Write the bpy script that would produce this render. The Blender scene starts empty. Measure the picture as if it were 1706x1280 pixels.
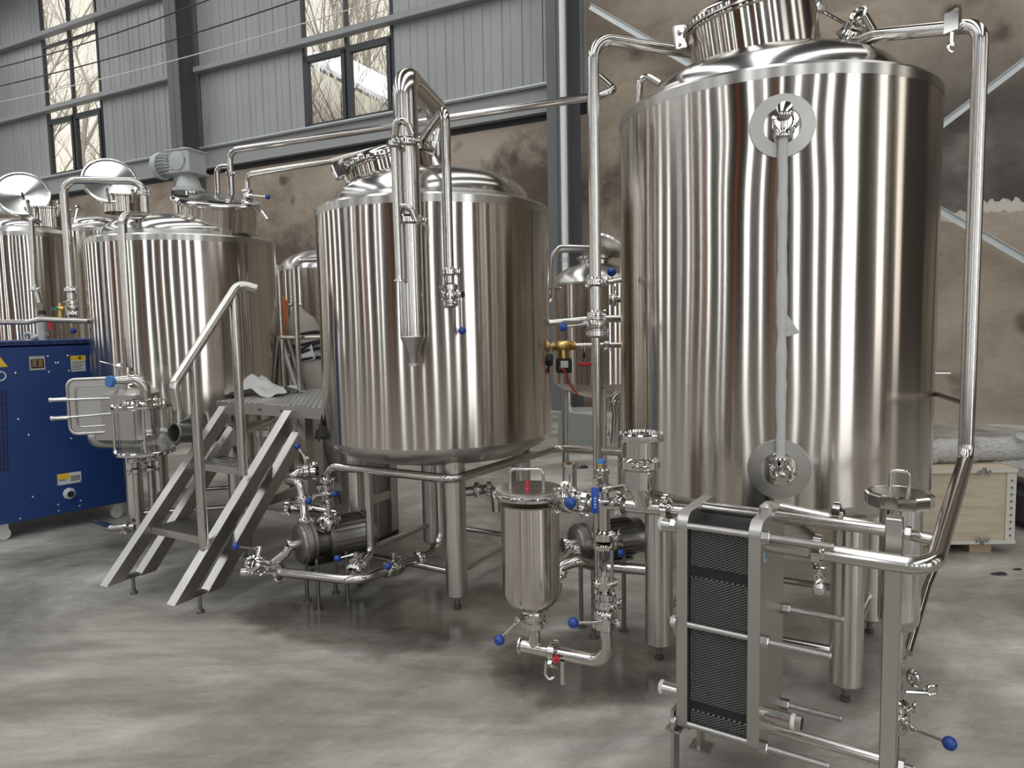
import bpy, math, random
from mathutils import Vector as V, Matrix
SC = bpy.context.scene
PI = math.pi
# ---------------------------------------------------------------- camera
F = 1200.0; PITCH = math.radians(5.0); ROLL = math.atan(0.0198); CAMZ = 1.55
fw = V((0, math.cos(PITCH), -math.sin(PITCH))); U0 = V((0, math.sin(PITCH), math.cos(PITCH))); X0 = V((1, 0, 0))
rt = X0*math.cos(ROLL) - U0*math.sin(ROLL); up = X0*math.sin(ROLL) + U0*math.cos(ROLL)
cam = bpy.data.cameras.new('camera'); co = bpy.data.objects.new('camera', cam); SC.collection.objects.link(co)
co.matrix_world = Matrix(((rt.x, up.x, -fw.x, 0), (rt.y, up.y, -fw.y, 0), (rt.z, up.z, -fw.z, CAMZ), (0, 0, 0, 1)))
cam.sensor_fit = 'HORIZONTAL'; cam.sensor_width = 36; cam.lens = 36*F/1706; cam.clip_start = 0.05; cam.clip_end = 300
SC.camera = co
# ---------------------------------------------------------------- wall frame (u along the long wall, v out of it into the hall)
W0 = V((6.5, 9.9, 0)); WD = V((-0.885, 0.465, 0)).normalized(); WN = V((-0.465, -0.885, 0)).normalized()
WANG = math.atan2(WD.y, WD.x)
def wp(u, v, z): return W0 + WD*u + WN*v + V((0, 0, z))
# ---------------------------------------------------------------- world and daylight
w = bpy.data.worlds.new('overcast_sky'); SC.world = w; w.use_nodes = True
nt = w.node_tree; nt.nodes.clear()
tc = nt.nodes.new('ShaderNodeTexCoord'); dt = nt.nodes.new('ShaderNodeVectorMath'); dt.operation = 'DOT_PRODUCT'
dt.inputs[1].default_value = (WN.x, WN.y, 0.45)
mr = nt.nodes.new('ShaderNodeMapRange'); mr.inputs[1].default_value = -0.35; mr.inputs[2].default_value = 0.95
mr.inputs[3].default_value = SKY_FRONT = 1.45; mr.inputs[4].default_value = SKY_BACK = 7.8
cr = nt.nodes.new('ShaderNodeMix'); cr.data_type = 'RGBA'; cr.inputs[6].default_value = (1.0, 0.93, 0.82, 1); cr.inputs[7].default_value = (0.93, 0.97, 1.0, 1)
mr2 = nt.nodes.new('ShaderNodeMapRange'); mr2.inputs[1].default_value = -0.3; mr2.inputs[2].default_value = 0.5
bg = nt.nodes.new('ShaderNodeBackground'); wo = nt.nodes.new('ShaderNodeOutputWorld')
L = nt.links.new
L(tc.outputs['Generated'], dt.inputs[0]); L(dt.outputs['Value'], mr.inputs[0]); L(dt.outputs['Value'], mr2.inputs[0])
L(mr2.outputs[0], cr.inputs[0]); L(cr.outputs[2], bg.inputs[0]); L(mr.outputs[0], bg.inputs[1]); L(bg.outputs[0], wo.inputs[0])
w.cycles.sampling_method = 'MANUAL'; w.cycles.sample_map_resolution = 256
def portal(c, sx, sy, direction, name='window_daylight'):
    l = bpy.data.lights.new(name, 'AREA'); l.shape = 'RECTANGLE'; l.size = sx; l.size_y = sy; l.cycles.is_portal = True
    o = bpy.data.objects.new(name, l); SC.collection.objects.link(o); o.location = c
    o.rotation_euler = V(direction).to_track_quat('-Z', 'Y').to_euler()
    return o
vs = SC.view_settings; vs.view_transform = 'Standard'; vs.look = 'None'; vs.gamma = 1; vs.use_curve_mapping = False; vs.exposure = -0.42
# ---------------------------------------------------------------- pixel helpers: a point of the photograph at a chosen depth, height or wall
def ray(px, py): return fw + rt*((px-853)/F) + up*((640-py)/F)
CP = V((0, 0, CAMZ))
def at(px, py, Y):
    d = ray(px, py); return CP + d*(Y/d.y)
def atz(px, py, z):
    d = ray(px, py); return CP + d*((z-CAMZ)/d.z)
def uz(px, py, v=0.0):
    d = ray(px, py); t = ((W0 + WN*v - CP).dot(WN))/d.dot(WN); p = CP + d*t
    return (p-W0).dot(WD), p.z
# ---------------------------------------------------------------- materials
def newmat(name):
    m = bpy.data.materials.new(name); m.use_nodes = True
    return m, m.node_tree, m.node_tree.nodes['Principled BSDF']
def nd(t, kind, **kw):
    n = t.nodes.new(kind)
    for k, v in kw.items(): setattr(n, k, v)
    return n
def plain(name, col, rough=0.5, metal=0.0, **kw):
    m, t, b = newmat(name)
    b.inputs['Base Color'].default_value = (*col, 1); b.inputs['Roughness'].default_value = rough; b.inputs['Metallic'].default_value = metal
    for k, v in kw.items(): b.inputs[k].default_value = v
    # faint procedural wear so no surface is dead flat
    n = nd(t, 'ShaderNodeTexNoise'); n.inputs['Scale'].default_value = 14; n.inputs['Detail'].default_value = 4
    c = nd(t, 'ShaderNodeTexCoord'); t.links.new(c.outputs['Object'], n.inputs['Vector'])
    r = nd(t, 'ShaderNodeMapRange'); r.inputs[3].default_value = max(0, rough-0.06); r.inputs[4].default_value = min(1, rough+0.06)
    t.links.new(n.outputs['Fac'], r.inputs[0]); t.links.new(r.outputs[0], b.inputs['Roughness'])
    return m
def ramp(t, fac, stops):
    r = nd(t, 'ShaderNodeValToRGB'); e = r.color_ramp.elements
    while len(e) < len(stops): e.new(0.5)
    for i, (p, c) in enumerate(stops): e[i].position = p; e[i].color = (*c, 1)
    t.links.new(fac, r.inputs[0]); return r.outputs[0]
def noise(t, vec, scale, detail=5, rough=0.55, dist=0.0):
    n = nd(t, 'ShaderNodeTexNoise'); n.inputs['Scale'].default_value = scale; n.inputs['Detail'].default_value = detail
    n.inputs['Roughness'].default_value = rough; n.inputs['Distortion'].default_value = dist
    if vec is not None: t.links.new(vec, n.inputs['Vector'])
    return n.outputs['Fac']
def mapping(t, vec, sc=(1, 1, 1), loc=(0, 0, 0), rot=(0, 0, 0)):
    m = nd(t, 'ShaderNodeMapping'); m.inputs['Scale'].default_value = sc; m.inputs['Location'].default_value = loc; m.inputs['Rotation'].default_value = rot
    t.links.new(vec, m.inputs[0]); return m.outputs[0]
def mixc(t, fac, a, b, mode='MIX'):
    m = nd(t, 'ShaderNodeMix'); m.data_type = 'RGBA'; m.blend_type = mode
    for sock, v in ((0, fac), (6, a), (7, b)):
        if hasattr(v, 'is_linked') or hasattr(v, 'links'): t.links.new(v, m.inputs[sock])
        elif sock == 0: m.inputs[0].default_value = v
        else: m.inputs[sock].default_value = (*v, 1)
    return m.outputs[2]
def mth(t, op, a, b=0.0, clamp=False):
    m = nd(t, 'ShaderNodeMath', operation=op, use_clamp=clamp)
    for i, v in enumerate((a, b)):
        if hasattr(v, 'links'): t.links.new(v, m.inputs[i])
        else: m.inputs[i].default_value = v
    return m.outputs[0]
def steel_brushed(name, col=(0.60, 0.552, 0.50), rough=0.165, aniso=1.0, bump=0.004):
    m, t, b = newmat(name)
    b.inputs['Metallic'].default_value = 1; b.inputs['Roughness'].default_value = rough; b.inputs['Anisotropic'].default_value = aniso
    tg = nd(t, 'ShaderNodeTangent'); tg.direction_type = 'RADIAL'; tg.axis = 'Z'
    t.links.new(tg.outputs[0], b.inputs['Tangent']); b.inputs['Anisotropic Rotation'].default_value = ANROT
    c = nd(t, 'ShaderNodeTexCoord')
    gr = noise(t, mapping(t, c.outputs['Object'], (3, 3, 160)), 2.5, 4, 0.6)
    t.links.new(mixc(t, gr, [x*0.92 for x in col], [min(1, x*1.06) for x in col]), b.inputs['Base Color'])
    lo = noise(t, mapping(t, c.outputs['Object'], (1, 1, 0.5)), 1.7, 1, 0.4)
    bp = nd(t, 'ShaderNodeBump'); bp.inputs['Strength'].default_value = 1.0; bp.inputs['Distance'].default_value = bump
    t.links.new(lo, bp.inputs['Height']); t.links.new(bp.outputs[0], b.inputs['Normal'])
    return m
ANROT = 0.25
M = {}
M['tank'] = steel_brushed('brushed_tank_steel')
M['tank_band'] = steel_brushed('satin_seam_steel', (0.55, 0.53, 0.50), 0.28, 0.8, 0.004)
M['dome'] = steel_brushed('polished_dome_steel', (0.60, 0.585, 0.56), 0.19, 0.5, 0.01)
M['steel'] = plain('polished_pipe_steel', (0.56, 0.535, 0.50), 0.17, 1)
M['steel_satin'] = plain('satin_steel', (0.52, 0.50, 0.47), 0.32, 1)
M['mirror'] = plain('mirror_steel', (0.64, 0.62, 0.59), 0.10, 1)
M['stair_steel'] = plain('stair_satin_steel', (0.50, 0.475, 0.445), 0.29, 1)
M['cast'] = plain('cast_steel', (0.26, 0.245, 0.23), 0.36, 1)
M['knob'] = plain('blue_plastic_knob', (0.012, 0.05, 0.26), 0.25)
M['blue_cap'] = plain('light_blue_cap', (0.05, 0.17, 0.45), 0.5)
M['blue_paint'] = plain('blue_powder_coat', (0.006, 0.038, 0.17), 0.42)
M['dark_frame'] = plain('dark_window_frame', (0.018, 0.018, 0.022), 0.5)
M['black'] = plain('black_rubber', (0.012, 0.012, 0.013), 0.6)
M['red'] = plain('red_plastic', (0.5, 0.015, 0.03), 0.4)
M['white_plastic'] = plain('white_plastic', (0.62, 0.61, 0.58), 0.5)
M['motor'] = plain('silver_grey_motor_paint', (0.42, 0.435, 0.43), 0.38, 0.2)
M['brass'] = plain('brass', (0.62, 0.43, 0.16), 0.3, 1)
M['column'] = plain('dark_grey_column_paint', (0.10, 0.10, 0.10), 0.6)
M['girt'] = plain('grey_girt_paint', (0.25, 0.25, 0.245), 0.55)
M['galv'] = plain('galvanised_brace', (0.46, 0.48, 0.47), 0.45, 0.5)
M['wire_black'] = plain('black_cable', (0.02, 0.02, 0.02), 0.6)
M['bark'] = plain('grey_brown_bark', (0.17, 0.145, 0.115), 0.9)
M['glass'] = plain('clear_glass', (1, 1, 1), 0.02, 0, **{'Transmission Weight': 1.0, 'IOR': 1.45})
M['pane'] = plain('window_glass', (0.95, 0.97, 0.96), 0.02, 0, **{'Transmission Weight': 1.0, 'IOR': 1.01})
M['wood'] = plain('plain_timber', (0.36, 0.27, 0.18), 0.7)
M['green_grey'] = plain('grey_green_enamel', (0.22, 0.23, 0.2), 0.5)
M['label_white'] = plain('sticker_white', (0.6, 0.62, 0.62), 0.5)
M['label_yellow'] = plain('sticker_yellow', (0.75, 0.5, 0.03), 0.5)
M['orange'] = plain('orange_paint', (0.55, 0.14, 0.03), 0.5)
M['roof'] = plain('dark_roof_sheet', (0.10, 0.10, 0.10), 0.7)
M['rear'] = plain('brown_grey_rear_wall', (0.085, 0.072, 0.062), 0.7)
def cladding_mat():
    m, t, b = newmat('grey_wall_cladding'); c = nd(t, 'ShaderNodeTexCoord')
    n = noise(t, mapping(t, c.outputs['Object'], (0.7, 0.7, 0.25)), 1.1, 4, 0.6)
    t.links.new(ramp(t, n, [(0.3, (0.235, 0.232, 0.226)), (0.7, (0.305, 0.302, 0.295))]), b.inputs['Base Color'])
    b.inputs['Roughness'].default_value = 0.42; return m
M['clad'] = cladding_mat()
def masonry(name):
    m, t, b = newmat(name); c = nd(t, 'ShaderNodeTexCoord'); ob = c.outputs['Object']
    n1 = noise(t, mapping(t, ob, (0.30, 1, 0.55), (3.1, 0, 1.0)), 1.5, 8, 0.62, 0.4)
    base = ramp(t, n1, [(0.34, (0.125, 0.10, 0.08)), (0.46, (0.23, 0.195, 0.16)), (0.60, (0.31, 0.27, 0.225)), (0.75, (0.37, 0.335, 0.29))])
    # round damp blotches
    vo = nd(t, 'ShaderNodeTexVoronoi'); vo.inputs['Scale'].default_value = 1.5
    wv = nd(t, 'ShaderNodeVectorMath', operation='ADD')
    t.links.new(ob, wv.inputs[0])
    nz = nd(t, 'ShaderNodeTexNoise'); nz.inputs['Scale'].default_value = 2.5; t.links.new(ob, nz.inputs['Vector'])
    sc = nd(t, 'ShaderNodeVectorMath', operation='SCALE'); sc.inputs[3].default_value = 0.25; t.links.new(nz.outputs['Color'], sc.inputs[0]); t.links.new(sc.outputs[0], wv.inputs[1])
    t.links.new(wv.outputs[0], vo.inputs['Vector'])
    bl = ramp(t, vo.outputs['Distance'], [(0.12, (1, 1, 1)), (0.26, (0, 0, 0))])
    n3 = noise(t, ob, 0.45, 2, 0.5)
    gate = ramp(t, n3, [(0.42, (0, 0, 0)), (0.50, (1, 1, 1))])
    fac = mixc(t, 1.0, bl, gate, 'MULTIPLY')
    base = mixc(t, fac, base, (0.085, 0.065, 0.055))
    fine = noise(t, ob, 9, 6, 0.7)
    base = mixc(t, 0.35, base, ramp(t, fine, [(0.3, (0.35, 0.33, 0.31)), (0.7, (0.75, 0.72, 0.68))]), 'MULTIPLY')
    base = mixc(t, 1.0, base, (1.18, 1.12, 1.03), 'MULTIPLY')
    sx = nd(t, 'ShaderNodeSeparateXYZ'); t.links.new(ob, sx.inputs[0])
    # brown damp stains at their own places on the wall
    rough_e = noise(t, ob, 1.8, 8, 0.7)
    for (bx, bz, rx, rz) in ((7.0, 3.9, 1.5, 0.95), (4.9, 3.5, 0.7, 1.2), (12.6, 3.0, 1.4, 0.6), (15.5, 3.4, 0.8, 0.5)):
        ln = nd(t, 'ShaderNodeVectorMath', operation='LENGTH'); t.links.new(mapping(t, ob, (1/rx, 0, 1/rz), (-bx/rx, 0, -bz/rz)), ln.inputs[0])
        dd = mth(t, 'ADD', ln.outputs['Value'], mth(t, 'MULTIPLY', mth(t, 'SUBTRACT', rough_e, 0.5), 2.6))
        base = mixc(t, ramp(t, dd, [(0.35, (0.9, 0.9, 0.9)), (1.1, (0, 0, 0))]), base, (0.075, 0.052, 0.04))
    # lower cleaner band below a torn line, darker torn plaster above it on the near bay only
    ed = noise(t, mapping(t, ob, (0.9, 1, 0.3)), 1.4, 5, 0.6)
    hz = mth(t, 'ADD', sx.outputs['Z'], mth(t, 'MULTIPLY', mth(t, 'SUBTRACT', ed, 0.5), 0.9))
    above = mth(t, 'GREATER_THAN', hz, 2.95); rim = mth(t, 'MULTIPLY', mth(t, 'GREATER_THAN', hz, 2.86), mth(t, 'LESS_THAN', hz, 2.97))
    near = mth(t, 'LESS_THAN', mth(t, 'ADD', sx.outputs['X'], mth(t, 'MULTIPLY', ed, 3.0)), 3.4)
    lt_ = nd(t, 'ShaderNodeMapRange'); t.links.new(hz, lt_.inputs[0]); lt_.inputs[1].default_value = 4.2; lt_.inputs[2].default_value = 5.6; lt_.inputs[3].default_value = 1; lt_.inputs[4].default_value = 0; lowtop = lt_.outputs[0]
    dark = mth(t, 'MULTIPLY', mth(t, 'MULTIPLY', above, near), lowtop)
    nn = noise(t, mapping(t, ob, (0.6, 1, 0.9), (5, 0, 0)), 1.6, 6, 0.65)
    dcol = ramp(t, nn, [(0.35, (0.055, 0.045, 0.038)), (0.55, (0.10, 0.085, 0.072)), (0.70, (0.18, 0.155, 0.13)), (0.76, (0.42, 0.38, 0.33))])
    base = mixc(t, dark, base, dcol); base = mixc(t, mth(t, 'MULTIPLY', mth(t, 'MULTIPLY', rim, near), 0.8), base, (0.5, 0.46, 0.40))
    t.links.new(base, b.inputs['Base Color']); b.inputs['Roughness'].default_value = 0.85
    bp = nd(t, 'ShaderNodeBump'); bp.inputs['Distance'].default_value = 0.03; bp.inputs['Strength'].default_value = 0.5
    t.links.new(fine, bp.inputs['Height']); t.links.new(bp.outputs[0], b.inputs['Normal'])
    return m
M['masonry'] = masonry('stained_rendered_masonry')
def floor_mat():
    m, t, b = newmat('stained_concrete_floor'); c = nd(t, 'ShaderNodeTexCoord'); ob = c.outputs['Object']
    a = noise(t, mapping(t, ob, (1, 1, 1), (2.3, 1.1, 0)), 0.62, 9, 0.62, 1.2)
    col = ramp(t, a, [(0.36, (0.22, 0.206, 0.182)), (0.46, (0.35, 0.33, 0.295)), (0.54, (0.46, 0.437, 0.395)), (0.64, (0.70, 0.67, 0.615))])
    f1 = noise(t, mapping(t, ob, (1, 2.2, 1), rot=(0, 0, 0.5)), 2.6, 8, 0.68)
    col = mixc(t, 0.5, col, ramp(t, f1, [(0.3, (0.42, 0.41, 0.39)), (0.65, (1, 1, 0.98))]), 'MULTIPLY')
    sm = noise(t, mapping(t, ob, (0.45, 2.0, 1), (1.7, 0, 0), (0, 0, 0.35)), 1.5, 7, 0.7, 2.0)
    col = mixc(t, 0.42, col, ramp(t, sm, [(0.40, (0.55, 0.53, 0.50)), (0.5, (0.9, 0.88, 0.85)), (0.6, (1, 1, 1))]), 'MULTIPLY')
    f2 = noise(t, ob, 60, 3, 0.7)
    col = mixc(t, 0.25, col, ramp(t, f2, [(0.35, (0.6, 0.6, 0.58)), (0.65, (1, 1, 1))]), 'MULTIPLY')
    # wet patch spreading under the middle tank and towards the canister
    def blob(cx, cy, rx, ry):
        s = nd(t, 'ShaderNodeVectorMath', operation='LENGTH')
        t.links.new(mapping(t, ob, (1/rx, 1/ry, 0), (-cx/rx, -cy/ry, 0)), s.inputs[0]); return s.outputs['Value']
    d = mth(t, 'MINIMUM', blob(-0.45, 3.75, 1.0, 0.5), blob(0.30, 3.15, 0.5, 0.45))
    d = mth(t, 'MINIMUM', d, blob(-0.9, 3.8, 0.7, 0.3))
    e = noise(t, ob, 2.2, 6, 0.6)
    d = mth(t, 'ADD', d, mth(t, 'MULTIPLY', mth(t, 'SUBTRACT', e, 0.5), 1.1))
    wet = ramp(t, d, [(0.55, (1, 1, 1)), (1.05, (0, 0, 0))])
    damp = ramp(t, d, [(0.8, (1, 1, 1)), (2.1, (0, 0, 0))])
    col = mixc(t, damp, col, mixc(t, 1.0, col, (0.62, 0.61, 0.6), 'MULTIPLY'))
    col = mixc(t, wet, col, mixc(t, 1.0, col, (0.5, 0.49, 0.47), 'MULTIPLY'))
    t.links.new(col, b.inputs['Base Color'])
    rr = nd(t, 'ShaderNodeMapRange'); t.links.new(wet, rr.inputs[0]); rr.inputs[3].default_value = 0.48; rr.inputs[4].default_value = 0.09
    t.links.new(rr.outputs[0], b.inputs['Roughness'])
    bp = nd(t, 'ShaderNodeBump'); bp.inputs['Distance'].default_value = 0.004; bp.inputs['Strength'].default_value = 0.25
    t.links.new(f1, bp.inputs['Height']); t.links.new(bp.outputs[0], b.inputs['Normal'])
    return m
M['floor'] = floor_mat()
# ---------------------------------------------------------------- mesh builder
def basis(axis):
    a = V(axis).normalized(); h = V((0, 0, 1)) if abs(a.z) < 0.9 else V((1, 0, 0))
    x = h.cross(a).normalized(); return x, a.cross(x), a
class MB:
    def __init__(s): s.v = []; s.f = []
    def ring(s, pts):
        i = len(s.v); s.v += [V(p) for p in pts]; return list(range(i, i+len(pts)))
    def bridge(s, a, b):
        n = len(a)
        for k in range(n): s.f.append((a[k], a[(k+1) % n], b[(k+1) % n], b[k]))
    def cap(s, a, flip=False): s.f.append(tuple(reversed(a)) if flip else tuple(a))
    def circ(s, c, x, y, r, n): return s.ring([V(c) + x*(r*math.cos(2*PI*k/n)) + y*(r*math.sin(2*PI*k/n)) for k in range(n)])
    def lathe(s, o, axis, prof, n=24, caps=True):     # prof: [(radius, height)]
        x, y, a = basis(axis); o = V(o); rings = [s.circ(o + a*h, x, y, max(r, 1e-4), n) for r, h in prof]
        for p, q in zip(rings, rings[1:]): s.bridge(p, q)
        if caps: s.cap(rings[0], True); s.cap(rings[-1])
        return s
    def cyl(s, p, q, r, n=16, r2=None):
        p = V(p); q = V(q); return s.lathe(p, q-p, [(r, 0), (r if r2 is None else r2, (q-p).length)], n)
    def sphere(s, c, r, n=16):
        return s.lathe(V(c)-V((0, 0, r)), (0, 0, 1), [(r*math.sin(PI*k/(n//2)), r-r*math.cos(PI*k/(n//2))) for k in range(n//2+1)], n)
    def torus(s, c, axis, R, r, n=32, m=8):
        x, y, a = basis(axis); c = V(c); rings = []
        for k in range(n):
            d = x*math.cos(2*PI*k/n)+y*math.sin(2*PI*k/n); rings.append(s.circ(c+d*R, d, a, r, m))
        for k in range(n): s.bridge(rings[k], rings[(k+1) % n])
        return s
    def box(s, c, size, x=(1, 0, 0), z=(0, 0, 1), ch=0.0):
        z = V(z).normalized(); x = (V(x) - z*V(x).dot(z)).normalized(); y = z.cross(x); c = V(c); h = [k/2 for k in size]
        if ch <= 0:
            i = len(s.v)
            for sz in (-1, 1):
                for sy, sx in ((-1, -1), (-1, 1), (1, 1), (1, -1)): s.v.append(c + x*(sx*h[0]) + y*(sy*h[1]) + z*(sz*h[2]))
            s.f += [(i+3, i+2, i+1, i), (i+4, i+5, i+6, i+7)] + [(i+k, i+(k+1) % 4, i+4+(k+1) % 4, i+4+k) for k in range(4)]
        else:
            ch = min(ch, min(h)*0.9)
            def rect(a, b, zz):
                p = []
                for sx, sy in ((-1, -1), (1, -1), (1, 1), (-1, 1)):
                    p += [(sx*a, sy*(b-ch)), (sx*(a-ch), sy*b)] if sx*sy > 0 else [(sx*(a-ch), sy*b), (sx*a, sy*(b-ch))]
                return s.ring([c + x*q[0] + y*q[1] + z*zz for q in p])
            r0 = rect(h[0]-ch, h[1]-ch, -h[2]); r1 = rect(h[0], h[1], -h[2]+ch); r2 = rect(h[0], h[1], h[2]-ch); r3 = rect(h[0]-ch, h[1]-ch, h[2])
            s.bridge(r0, r1); s.bridge(r1, r2); s.bridge(r2, r3); s.cap(r0, True); s.cap(r3)
        return s
    def bar(s, p, q, wdt, hgt, z=(0, 0, 1), ch=0.0):  # box from p to q
        p = V(p); q = V(q); d = q-p; return s.box((p+q)/2, (d.length, wdt, hgt), d, V(z)-d.normalized()*V(z).dot(d.normalized()), ch)
    def prism(s, pts, d):                             # polygon (3-D points) extruded by vector d
        d = V(d); a = s.ring(pts); b = s.ring([V(p)+d for p in pts]); s.cap(a, True); s.cap(b); s.bridge(a, b); return s
    def tube(s, pts, r, n=14, caps=True, closed=False):
        pts = [V(p) for p in pts]; N = len(pts); rad = r if isinstance(r, (list, tuple)) else [r]*N
        T = []
        for i in range(N):
            a = pts[i-1] if (i or closed) else pts[i]; b = pts[(i+1) % N] if (i < N-1 or closed) else pts[i]
            T.append((b-a).normalized())
        x, y, _ = basis(T[0]); rings = []
        for i in range(N):
            x = (x - T[i]*x.dot(T[i])).normalized(); y = T[i].cross(x); rings.append(s.circ(pts[i], x, y, rad[i], n))
        for a, b in zip(rings, rings[1:]): s.bridge(a, b)
        if closed: s.bridge(rings[-1], rings[0])
        elif caps: s.cap(rings[0], True); s.cap(rings[-1])
        return s
    def build(s, name, mat, parent=None, loc=None, smooth=40, **kw):
        me = bpy.data.meshes.new(name)
        if parent is not None:
            inv = WM[parent].inverted(); base = V((0, 0, 0)); vs = [inv @ p for p in s.v]; mw = WM[parent].copy()
        else:
            if loc is None:
                xs = [p.x for p in s.v]; ys = [p.y for p in s.v]; zs = [p.z for p in s.v]
                loc = V(((min(xs)+max(xs))/2, (min(ys)+max(ys))/2, min(zs)))
            loc = V(loc); vs = [p-loc for p in s.v]; mw = Matrix.Translation(loc)
        me.from_pydata([tuple(p) for p in vs], [], s.f); me.materials.append(mat if not isinstance(mat, str) else M[mat])
        if smooth:
            me.polygons.foreach_set('use_smooth', [True]*len(me.polygons)); me.set_sharp_from_angle(angle=math.radians(smooth))
        me.update()
        o = bpy.data.objects.new(name, me); SC.collection.objects.link(o)
        if parent is not None: o.parent = parent
        else: o.location = loc
        WM[o] = mw
        for k, v in kw.items(): o[k] = v
        return o
WM = {}
def fil(pts, R=0.08, n=7):                            # polyline with its corners rounded to radius R
    pts = [V(p) for p in pts]; out = [pts[0]]
    for i in range(1, len(pts)-1):
        a, b, c = pts[i-1], pts[i], pts[i+1]; d1 = (a-b); d2 = (c-b); l1 = d1.length; l2 = d2.length; d1.normalize(); d2.normalize()
        ang = d1.angle(d2)
        if ang > PI-0.02: out.append(b); continue
        k = min(R/math.tan(ang/2), l1*0.49, l2*0.49); rr = k*math.tan(ang/2)
        p, q = b+d1*k, b+d2*k; bis = (d1+d2).normalized(); cen = b + bis*(rr/math.sin(ang/2))
        e1 = (p-cen).normalized(); e2 = (q-cen).normalized(); th = e1.angle(e2); e2 = (e2 - e1*e2.dot(e1)).normalized()
        for j in range(n+1): out.append(cen + (e1*math.cos(th*j/n) + e2*math.sin(th*j/n))*rr)
    return out + [pts[-1]]
def empty(name, label, cat, loc, rz=0, group=None):
    o = bpy.data.objects.new(name, None); SC.collection.objects.link(o); o.location = loc; o.rotation_euler = (0, 0, rz)
    o.empty_display_size = 0.1; o['label'] = label; o['category'] = cat
    if group: o['group'] = group
    WM[o] = Matrix.Translation(V(loc)) @ Matrix.Rotation(rz, 4, 'Z'); return o
def tag(o, label, cat, group=None, kind=None):
    o['label'] = label; o['category'] = cat
    if group: o['group'] = group
    if kind: o['kind'] = kind
    return o
def struct(o): o['kind'] = 'structure'; return o
# local builder in wall coordinates
def wbox(mb, u0, u1, v0, v1, z0, z1, ch=0): return mb.box(wp((u0+u1)/2, (v0+v1)/2, (z0+z1)/2), (abs(u1-u0), abs(v1-v0), abs(z1-z0)), WD, (0, 0, 1), ch)
def wbuild(mb, name, mat, parent=None, kind='structure', **kw):
    # object whose local x runs along the wall, so textures follow the wall
    me_o = mb
    if parent is None:
        e = Matrix.Translation(W0) @ Matrix.Rotation(WANG, 4, 'Z'); inv = e.inverted()
        vs = [inv @ p for p in mb.v]; me = bpy.data.meshes.new(name); me.from_pydata([tuple(p) for p in vs], [], mb.f); me.materials.append(M[mat]); me.update()
        o = bpy.data.objects.new(name, me); SC.collection.objects.link(o); o.matrix_world = e; WM[o] = e
    else: o = mb.build(name, mat, parent)
    if kind and parent is None: o['kind'] = kind
    for k, v in kw.items(): o[k] = v
    return o
# ================================================================= THE HALL
U_L, U_R, V_B, ZR = 31.0, -8.6, 24.0, 10.8
fl = MB(); fl.box((wp((U_L+U_R)/2, V_B/2, -0.1)), (U_L-U_R+1, V_B+1, 0.2), WD)
o = struct(fl.build('floor', 'floor', loc=(0, 0, 0), smooth=0))
# long wall: rendered masonry below, sheet cladding with windows above
C1, C2 = 15.4, 6.1
m = MB(); wbox(m, 5.8, U_L, -0.25, 0, 0, 5.03); wbox(m, U_R, 5.8, -0.25, 0, 0, ZR)
wbuild(m, 'wall_front', 'masonry')
WIN = [(18.8, 21.15), (9.78, 12.1), (25.6, 28.0)]
def clad(u0, u1, z0, z1, v=0.0, P=0.40):
    mb = MB(); n = max(1, int(round((u1-u0)/P))); pr = []; s_ = (u1-u0)/n
    for k in range(n): pr += [(u0+k*s_, 0), (u0+k*s_+0.012, 0.018), (u0+k*s_+0.045, 0.018), (u0+k*s_+0.055, 0.0), (u0+k*s_+s_*0.6, 0.0), (u0+k*s_+s_*0.6+0.004, 0.007), (u0+k*s_+s_*0.6+0.014, 0.007), (u0+k*s_+s_*0.6+0.018, 0)]
    pr.append((u1, 0))
    lo = [mb.ring([wp(u, v+d, z) for u, d in pr]) for z in (z0, z1)]
    for k in range(len(pr)-1): mb.f.append((lo[0][k], lo[0][k+1], lo[1][k+1], lo[1][k]))
    bk = [mb.ring([wp(u0, v-0.06, z), wp(u1, v-0.06, z)]) for z in (z0, z1)]; mb.f.append((bk[0][1], bk[0][0], bk[1][0], bk[1][1]))
    mb.f.append((lo[0][0], lo[1][0], bk[1][0], bk[0][0])); mb.f.append((lo[0][-1], bk[0][1], bk[1][1], lo[1][-1]))
    return mb
ZS = 5.57
us = [5.8]+[x for w_ in sorted(WIN) for x in w_]+[U_L]
clm = MB()
for a, b in zip(us[::2], us[1::2]):
    k = clad(a, b, 5.3, ZR); off = len(clm.v); clm.v += k.v; clm.f += [tuple(i+off for i in f) for f in k.f]
for a, b in WIN:
    k = clad(a, b, 5.3, ZS); off = len(clm.v); clm.v += k.v; clm.f += [tuple(i+off for i in f) for f in k.f]
wbuild(clm, 'wall_cladding', 'clad')
m = MB()
for u0, u1 in ((6.3, 15.2), (15.65, U_L)):
    wbox(m, u0, u1, 0.0, 0.13, 5.585, 5.61); wbox(m, u0, u1, 0.0, 0.05, 5.2, 5.585); wbox(m, u0, u1, 0.0, 0.15, 5.14, 5.19)
wbuild(m, 'trim_sill', 'girt')
m = MB()
for u0, u1 in ((6.3, 15.2), (15.65, U_L)): wbox(m, u0, u1, 0.0, 0.145, 5.61, 5.64)
wbuild(m, 'trim_sill_lip', 'galv')
m = MB(); wbox(m, 5.8, U_L, -0.2, -0.02, 5.03, 5.3); wbuild(m, 'trim_gap', 'black')
m = MB()
for z in (7.33, 9.22):
    for u0, u1 in ((6.3, 15.2), (15.65, U_L)):
        wbox(m, u0, u1, 0.02, 0.2, z+0.045, z+0.055); wbox(m, u0, u1, 0.185, 0.2, z-0.05, z+0.05); wbox(m, u0, u1, 0.02, 0.19, z-0.06, z-0.05)
wbuild(m, 'trim_girts', 'girt')
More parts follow.
